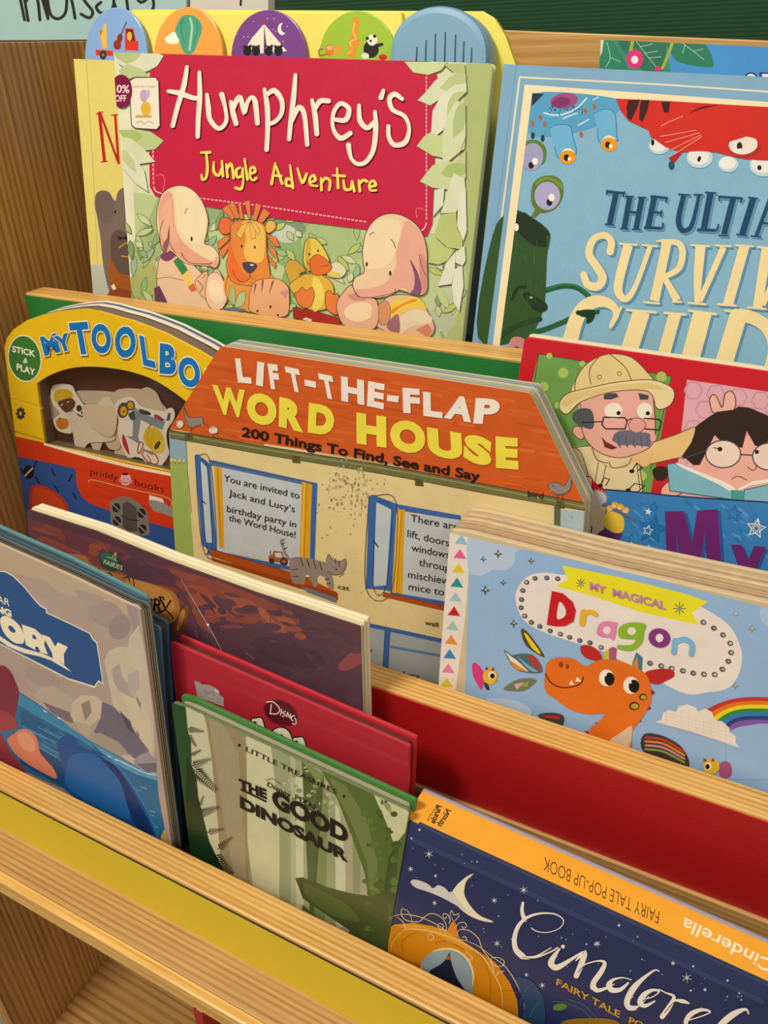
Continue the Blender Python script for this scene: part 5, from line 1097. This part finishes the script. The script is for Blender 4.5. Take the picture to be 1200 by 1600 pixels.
b.board('front_cover', 0, 0.002, paint('#8aa39c', 0.25, 0.1, coat=0.5), bev=0.0009); b.board('page_block', 0.002, 0.0060, paint('#38423c', 0.5), 0.002); b.board('back_cover', 0.0060, 0.0085, paint('#5f8c94', 0.22, 0.1, coat=0.5), bev=0.0010)
s = b.surf(); s.part('cover_illustration').fr(0, 820, 3)
s.P('#3a5f7e', '600,330 700,340 715,440 690,470').P('#b3a086', '690,470 715,455 800,1000 760,1000').P('#3a82a8', '755,1000 805,1000 850,1560 800,1560')
for i in range(8): s.E('#6aa6c0', 790 + i * 3, 1080 + i * 50, 8, 14)
s.flush()
# ---- sea book
b = Book('picture_book', 'sea picture book with navy title banner, pale rocks and blue water, at the left front', 'book', 0.2500, F1, 3.2,
         '275,1370 219,953 214,947 203,944 110,899 0,850 -45,829 -45,1000', 0.010, G1, 0.35, 0.35, 0.06)
b.board('front_cover', 0, 0.002, paint('#b7a48c', 0.4), bev=0.0006)
for i, c in enumerate(('#cfc0a0', '#55544c', '#b8ab90', '#3c3d3a', '#a8a088', '#6b6a60', '#c9bda0')):
    b.board('page', 0.0022 + i * 0.00093, 0.0029 + i * 0.00093, paint(c, 0.5, 0.1), top_in=(0.002, 0.0005, 0.0025, 0.001, 0.003, 0.0008, 0.002)[i])
b.board('back_cover', 0.0088, 0.010, paint('#3d5f74', 0.35), bev=0.0006)
s = b.surf(); s.part('cover_illustration').fr(0, 820, 3)
s.P('#ad9b90', '-500,-300 700,200 900,2000 -500,2000').P('#b8a48c', '-500,-200 0,90 610,380 600,420 -20,130').P('#9d8d8a', '590,370 640,385 720,900 700,1000 640,560')
for (x, y, rx, ry, c) in ((500, 420, 90, 60, '#a1908c'), (300, 280, 90, 40, '#b5a394'), (420, 330, 70, 40, '#a6958e'), (200, 720, 90, 40, '#a5938e'), (120, 170, 100, 30, '#b9a793'), (560, 480, 50, 60, '#968684')): s.E(c, x, y, rx, ry, 25)
# rocks
s.P('#c4b7a4', '490,640 510,590 560,570 600,575 605,530 650,470 680,600 720,900 730,1300 700,1400 600,1180 550,950', 0).P('#a89d98', '520,680 560,650 575,720 620,760 610,830 570,800 535,740', 0).P('#b3a8a0', '600,700 650,680 655,760 620,830 600,760').P('#c6b8a0', '560,580 620,600 610,690 570,660').P('#857d8e', '640,800 690,900 700,1100 640,1050').P('#cbbda4', '660,840 700,880 720,1150 690,1200 650,1050', 0)
s.fr(0, 1060, 3)
s.P('#b3a595', '160,80 190,40 250,35 330,85 345,110 330,180 300,200 250,170 190,130', 0).P('#756d76', '200,110 250,130 330,160 345,210 310,200 240,160')
s.P('#c3b69f', '340,110 380,80 450,82 480,110 470,190 400,240 350,210 330,170', 0).P('#8d8278', '380,120 420,100 430,160 400,200').P('#6f6a78', '480,110 530,130 600,200 640,260 700,340 640,380 520,310 440,250 470,190', 0).P('#544f5c', '560,150 610,200 630,260 600,240')
s.P('#b5a594', '350,200 400,210 440,250 410,270 370,240').P('#a39688', '420,265 470,255 560,300 600,350 630,365 520,345 440,305', 0).P('#9c9298', '625,385 660,355 700,345 730,380 735,440 700,440 640,420', 0).P('#6f6a74', '640,400 735,395 735,440 690,440').P('#cdbfa6', '560,60 640,100 680,200 700,330 640,240 600,140', 0)
# water
s.P('#2f6a94', '70,50 180,120 280,190 330,230 420,290 520,345 620,400 700,445 735,450 745,560 775,720 780,800 600,760 300,520 0,380 0,40', 0)
s.P('#3f86ac', '75,60 180,125 280,195 430,300 440,330 300,240 180,180 80,120').P('#255a86', '100,150 300,270 500,380 560,520 400,420 100,240').P('#5c9abc', '430,300 520,350 620,405 735,455 738,480 640,450 520,390').P('#1f4a74', '60,250 200,330 300,400 310,520 100,400')
for i in range(34):
    x = random.uniform(80, 300); y = 100 + (x - 80) * .62 + random.uniform(0, 160); s.S(random.choice(['#4d92b8', '#2a5f8c', '#3a7aa6']), random.uniform(3, 7), [(x, y), (x + 40, y + 24), (x + 80, y + 44)], 1); s.lay -= 0.88
s.lay += 2
for i in range(22):
    x = random.uniform(560, 730); y = 420 + (x - 560) * .5 + random.uniform(10, 220); s.S(random.choice(['#4d92b8', '#6aa4c0', '#3a7aa6']), 5, [(x, y), (x + 25, y + 8)], 0); s.lay -= 0.88
s.lay += 2
for x, y in ((505, 362), (540, 378), (575, 392), (610, 410), (205, 150), (270, 182)): s.S('#dce4e4', 5, [(x, y), (x + 14, y + 7)])
s.S('#d8dedc', 4, '560,385 640,425 700,448 735,452')
# plain stand-ins for the sea creatures: smooth coloured boulders and coral
s.P('#7c2f42', '-60,-10 0,-60 45,-40 75,20 90,70 80,130 60,200 0,250 -60,250', 1).P('#98404c', '-50,150 40,160 80,210 60,240 -50,240', 1).P('#8e3a44', '0,260 40,330 80,380 120,440 60,440 0,400', 1)
s.P('#cf7f68', '35,290 65,260 110,235 160,260 180,300 190,350 250,420 265,470 200,440 130,400 70,350', 1).P('#da9880', '80,270 120,250 160,290 160,340 110,330', 1)
s.P('#20508c', '270,310 310,265 350,280 380,330 450,340 520,380 600,470 680,600 740,740 700,760 480,640 310,520 300,430', 1).P('#2a63a4', '340,360 420,350 500,400 560,470 600,580 600,660 450,600 320,510 310,430', 1).P('#17346c', '470,370 540,410 640,560 720,730 640,690 600,600 560,480', 1).S('#3a7ab4', 9, '480,365 560,420 640,530 700,640 740,740')
s.P('#c9a94a', '755,740 775,700 785,780 760,770')
s.part('title_banner').fr(0, 860, 6)
s.P('#e4dac4', '-500,120 -200,130 0,188 60,196 130,235 240,345 330,455 385,515 440,545 445,580 640,670 845,770 880,830 915,860 945,1050 975,1260 930,1230 890,1290 640,1210 0,880 -500,640')
s.P('#2f5488', '-500,132 -200,142 0,198 55,206 125,245 232,352 322,463 378,523 430,552 436,588 640,682 838,780 870,838 905,868 935,1055 962,1240 925,1215 885,1270 640,1195 0,868 -500,620')
s.part('title_lettering')
W = '#ece2c6'
s.T('PIXAR', W, (-150, 432), (92, 522), 62, 0.01, (0, -1)).T('FINDING', W, (-280, 480), (112, 622), 62, 0.06, (-.1, -1))
s.G('D', W, (-190, 660), (-20, 780), (-210, 480), 0.06)
s.P(W, '5,645 40,612 100,630 180,700 225,790 225,860 190,875 130,860 60,800 15,720', 1).P('#2f5488', '78,715 105,705 140,740 148,765 125,770 95,750', 1)
s.P(W, '205,692 330,735 400,800 425,840 415,880 450,975 380,955 360,905 330,900 335,935 245,885', 0).P('#2f5488', '302,785 335,800 345,825 335,835 308,822', 0)
s.P(W, '395,785 470,815 520,900 545,860 638,905 600,970 605,1070 500,1010 490,960', 0)
s.P(W, '-200,650 0,800 120,880 250,925 400,965 520,1020 610,1080 668,1138 600,1100 480,1030 380,995 220,960 80,900 0,845 -200,720', 0)
s.flush()
# ---- midnight blue pop-up book
b = Book('pop_up_book', 'midnight blue pop-up book with orange spine on top and white script title, bottom right', 'book', 0.2495, F1, 4.0,
         '605,1500 620,1310 631,1279 1200,1541 1560,1707 1540,1900', 0.026, G1, 0.32, 0.3, 0.04)
b.board('cover', 0, 0.0035, paint('#2a3350', 0.35), bev=0.001); b.board('page_block', 0.0035, 0.0225, paint('#d8d2c4', 0.6), 0.004, top_in=0.003); b.board('back_cover', 0.0225, 0.026, paint('#9a98a8', 0.4), bev=0.0012)
P = b.poly; ii = sorted(range(len(P)), key=lambda i: -P[i][1])[:1][0]
# the two outline points ending the spine line
idx = [i for i in range(len(P)) if P[i][1] > 0.02]; idx.sort(key=lambda i: P[i][0])
i0 = max((i for i in idx if P[i][0] < P[idx[0]][0] + 0.03), key=lambda i: P[i][1]); i1 = max((i for i in idx if P[i][0] > P[idx[-1]][0] - 0.03), key=lambda i: P[i][1])
a_, b_ = P[i0], P[i1]
prism('spine', [a_, b_, (b_[0], b_[1] - 0.003), (a_[0], a_[1] - 0.003)], 0.0004, 0.0232, paint('#e8a23a', 0.35), b.e, 0.0008)
ts_ = b.top_surf(i0, i1); ts_.part('spine_print').fr(560, 1200, 3)
ts_.hull = None
L_ = math.hypot(b_[0] - a_[0], b_[1] - a_[1])
ts_.add([(0.001, 0.001), (L_ - 0.001, 0.001), (L_ - 0.001, 0.0225), (0.001, 0.0225)], '#e9a640'); ts_.lay += 1
ts_.T('North', K, (436, 200), (388, 275), 26, 0.03, (-1, -.35)).T('Parade', K, (392, 180), (358, 262), 26, 0.03, (-1, -.35)).T('publishing', K, (372, 178), (326, 248), 9, 0.01, (-1, -.35))
ts_.fr(800, 1300, 3)
ts_.T('FAIRY TALE POP-UP BOOK', '#3a2410', (692, 372), (152, 118), 58, -0.012, (-.12, 1))
ts_.T('Cinderella', '#f0e6cc', (1235, 612), (808, 400), 52, 0.012, (-.42, 1))
ts_.flush()
s = b.surf(); s.part('cover_illustration').fr(560, 1200, 3)
s.P('#25305a', '215,235 1900,1010 4000,2000 4000,3500 0,3500').P('#2c3862', '215,238 1900,1012 3000,1520 3000,1580 1900,1080 215,300').P('#34406a', '210,300 1200,760 1900,1085 1900,1110 1200,785 205,325')
for i in range(75):
    x = random.uniform(170, 1900); y = 260 + (x - 215) * .46 + random.uniform(20, 380); s.E(random.choice(['#7c88a6', '#a9b2c4', '#5b6788']), x, y, random.uniform(2, 5)); s.lay -= 0.88
s.lay += 2
for x, y, r in ((331, 404, 20), (245, 473, 14), (775, 571, 20), (637, 620, 14), (357, 632, 12), (650, 822, 16), (1120, 824, 15), (362, 505, 8), (287, 289, 7), (228, 262, 5)):
    for k in range(3): s.S('#dfe0dc', (1, 4, 1), [(x - r * math.cos(k * 1.05 + .4), y - r * math.sin(k * 1.05 + .4)), (x, y), (x + r * math.cos(k * 1.05 + .4), y + r * math.sin(k * 1.05 + .4))], 0)
s.fr(800, 1300, 3)
for x, y, r in ((820, 682, 24), (755, 614, 12), (400, 522, 14), (502, 436, 8), (142, 718, 14), (68, 668, 10), (905, 738, 9), (850, 628, 6), (1010, 695, 6), (838, 742, 6)):
    for k in range(3): s.S('#dfe0dc', (1, 4, 1), [(x - r * math.cos(k * 1.05 + .4), y - r * math.sin(k * 1.05 + .4)), (x, y), (x + r * math.cos(k * 1.05 + .4), y + r * math.sin(k * 1.05 + .4))], 0)
s.fr(560, 1200, 3)
s.P('#ebe2c2', '540,494 505,510 465,545 440,580 445,600 470,650 520,690 580,715 632,722 620,712 570,690 530,650 500,600 498,560 510,525', 1)
s.P('#d3cfcc', '245,535 260,522 300,530 330,545 350,562 375,548 405,560 425,580 445,580 470,620 520,680 480,655 400,610 330,580 270,560', 1)
# pumpkin carriage
s.fr(590, 1400, 4.444)
s.P('#c98526', '78,220 120,195 250,185 380,205 480,235 560,290 700,380 820,460 920,600 970,720 980,860 900,1200 60,1200 60,360', 0)
for q in ('100,380 110,300 190,240 260,225', '180,380 170,320 210,280 270,250', '700,390 760,500 785,600 780,720', '860,660 920,655 960,670', '400,330 450,310 480,320', '520,320 550,340 600,370'): s.S('#9c5f18', 5, q)
s.P('#dd9a38', '120,200 250,188 480,240 700,385 640,380 400,260 200,225').P('#b06f1c', '90,380 200,440 300,470 290,500 100,420', 1)
s.E('#e6cf96', 480, 560, 192, 205).E('#7f98a4', 480, 565, 180, 195).P('#1c2238', '370,510 430,480 480,430 498,388 510,430 540,540 600,640 640,720 300,720', 1).P('#8c9fa8', '505,390 600,440 650,540 660,670 640,700 600,640 540,540', 1).P('#8fa3ac', '300,490 320,440 370,395 430,375 495,380 480,420 420,480 360,510', 1).P('#a4602c', '470,440 490,400 510,440')
s.P('#d8862c', '480,245 515,180 535,175 548,200 560,300 520,270')
GO = '#e8d4a0'
for q in ('80,150 140,130 200,125 300,145 400,190 480,240', '240,180 230,130 200,95 170,90 165,120 190,160 240,175 290,175 330,140 370,120 420,130 465,170 480,220 465,240', '420,200 430,190 455,195 455,220 435,230 420,205', '455,140 460,120 490,130 505,170 495,190', '455,140 470,155 480,140',
          '530,175 505,130 515,100 535,130 560,120 565,140 530,175', '545,220 560,190 600,180 620,205 600,220 585,205', '570,295 555,250 580,230 640,240 700,290 730,370 790,450 810,540', '570,295 600,305 620,300 610,280 590,285', '620,310 700,345 800,420 880,480 940,560 1000,680 1020,760 1010,840', '790,440 800,425 840,425 880,450 870,480 830,485 790,460 790,440',
          '95,380 110,310 190,235 300,230 400,250 520,290 640,350 740,430 820,560 860,650 870,770', '820,560 840,530 880,518', '350,290 360,260 385,270 390,290 375,305 355,300', '610,400 620,385 645,410 660,430 640,440 625,425', '140,145 180,180 195,235'):
    s.S(GO, (3, 5.5, 4), q); 
s.P('#2b4666', '960,560 1060,580 1130,660 1160,760 1150,900 1010,860 1020,760 990,660', 1).S('#52708c', 2.5, '990,760 1010,690 1050,620').S('#52708c', 2.5, '1010,690 1060,680').S('#52708c', 2.5, '1060,840 1090,770 1120,740')
s.fr(800, 1300, 3).E('#5c7f3c', 225, 818, 34, 16, -8).S('#46658c', 3, '190,790 260,800 330,830 390,890').S('#46658c', 3, '260,780 340,810 400,870').P('#8a6a28', '240,885 400,870 500,890 500,960 240,960', 1)
s.part('title_lettering')
CW = '#efe6da'
for wd, q in (((10, 14, 18), '52,330 48,370 60,410'), ((4, 3, 6, 16, 24), '92,448 120,464 170,468 225,448 242,410 200,382 130,380 70,400 30,440 12,500 20,550 50,580'), ((22, 12, 5, 4), '35,565 60,586 110,582 160,555 185,540'), (6, '50,580 110,586 180,560 215,540'),
              ((6, 24, 22, 6), '225,545 205,570 185,605 190,625 215,632 270,600 330,560'), ((5, 24, 20), '300,600 340,565 328,610 302,672'), ((4, 6, 20, 22), '310,650 340,620 400,602 435,610 420,650 385,700 380,725'), ((22, 14, 4), '382,722 400,740 440,730 480,710'),
              ((4, 5, 22, 20, 8), '560,690 520,680 475,690 455,715 470,738 510,735 545,705'), ((4, 8, 24, 22, 18), '690,650 670,645 620,680 570,730 540,790 550,820 580,822'), ((10, 4, 4), '580,822 610,800 640,770'), ((4, 4, 10, 22, 18, 6), '620,780 660,770 690,745 660,738 620,760 600,795 625,812 670,790'),
              ((5, 5, 20, 20), '690,735 720,750 760,770 735,820 705,862'), ((4, 6, 16, 6), '715,840 760,790 800,790 830,800'), ((4, 5, 6, 20, 18, 8), '825,880 890,860 930,840 890,830 840,850 815,890 830,930'), ((4, 10, 24, 24, 16), '1110,850 1095,828 1040,850 980,900 940,960')):
    s.S('#10162a', wd if isinstance(wd, (int, float)) else tuple(wd), [(x + 2, y + 4) for x, y in pts(q)]); s.S(CW, wd * 1.2 if isinstance(wd, (int, float)) else tuple(x * 1.22 for x in wd), q)
s.E(CW, 240, 534, 9, 9)
s.T('FAIRY TALE', '#d09a3e', (208, 712), (505, 868), 30, 0.02, (.15, -1)).T('POP-UP BOOK', '#d09a3e', (548, 892), (900, 1050), 30, 0.02, (.15, -1))
s.flush()
# ---- red book in the lower compartment
m = paint('#b01f2c', 0.4, 0.05, 30)
yb_ = 0.30
X0, Z0 = -1.3657 * yb_, -2.8095 * yb_
rl.location = (X0 + 0.006, yb_, -0.9315 + H)
hb = Z0 + 0.9315
box('front_board', -0.006, -0.0045, 0, 0.19, 0, hb, m, rl, 0.0004); box('back_board', 0.0045, 0.006, 0, 0.19, 0, hb, m, rl, 0.0004)
box('spine', -0.0045, 0.0045, 0, 0.0015, 0, hb, m, rl, 0.0003); box('page_block', -0.0044, 0.0044, 0.0016, 0.186, 0.003, hb - 0.003, paint('#e4dcc4', 0.7), rl)
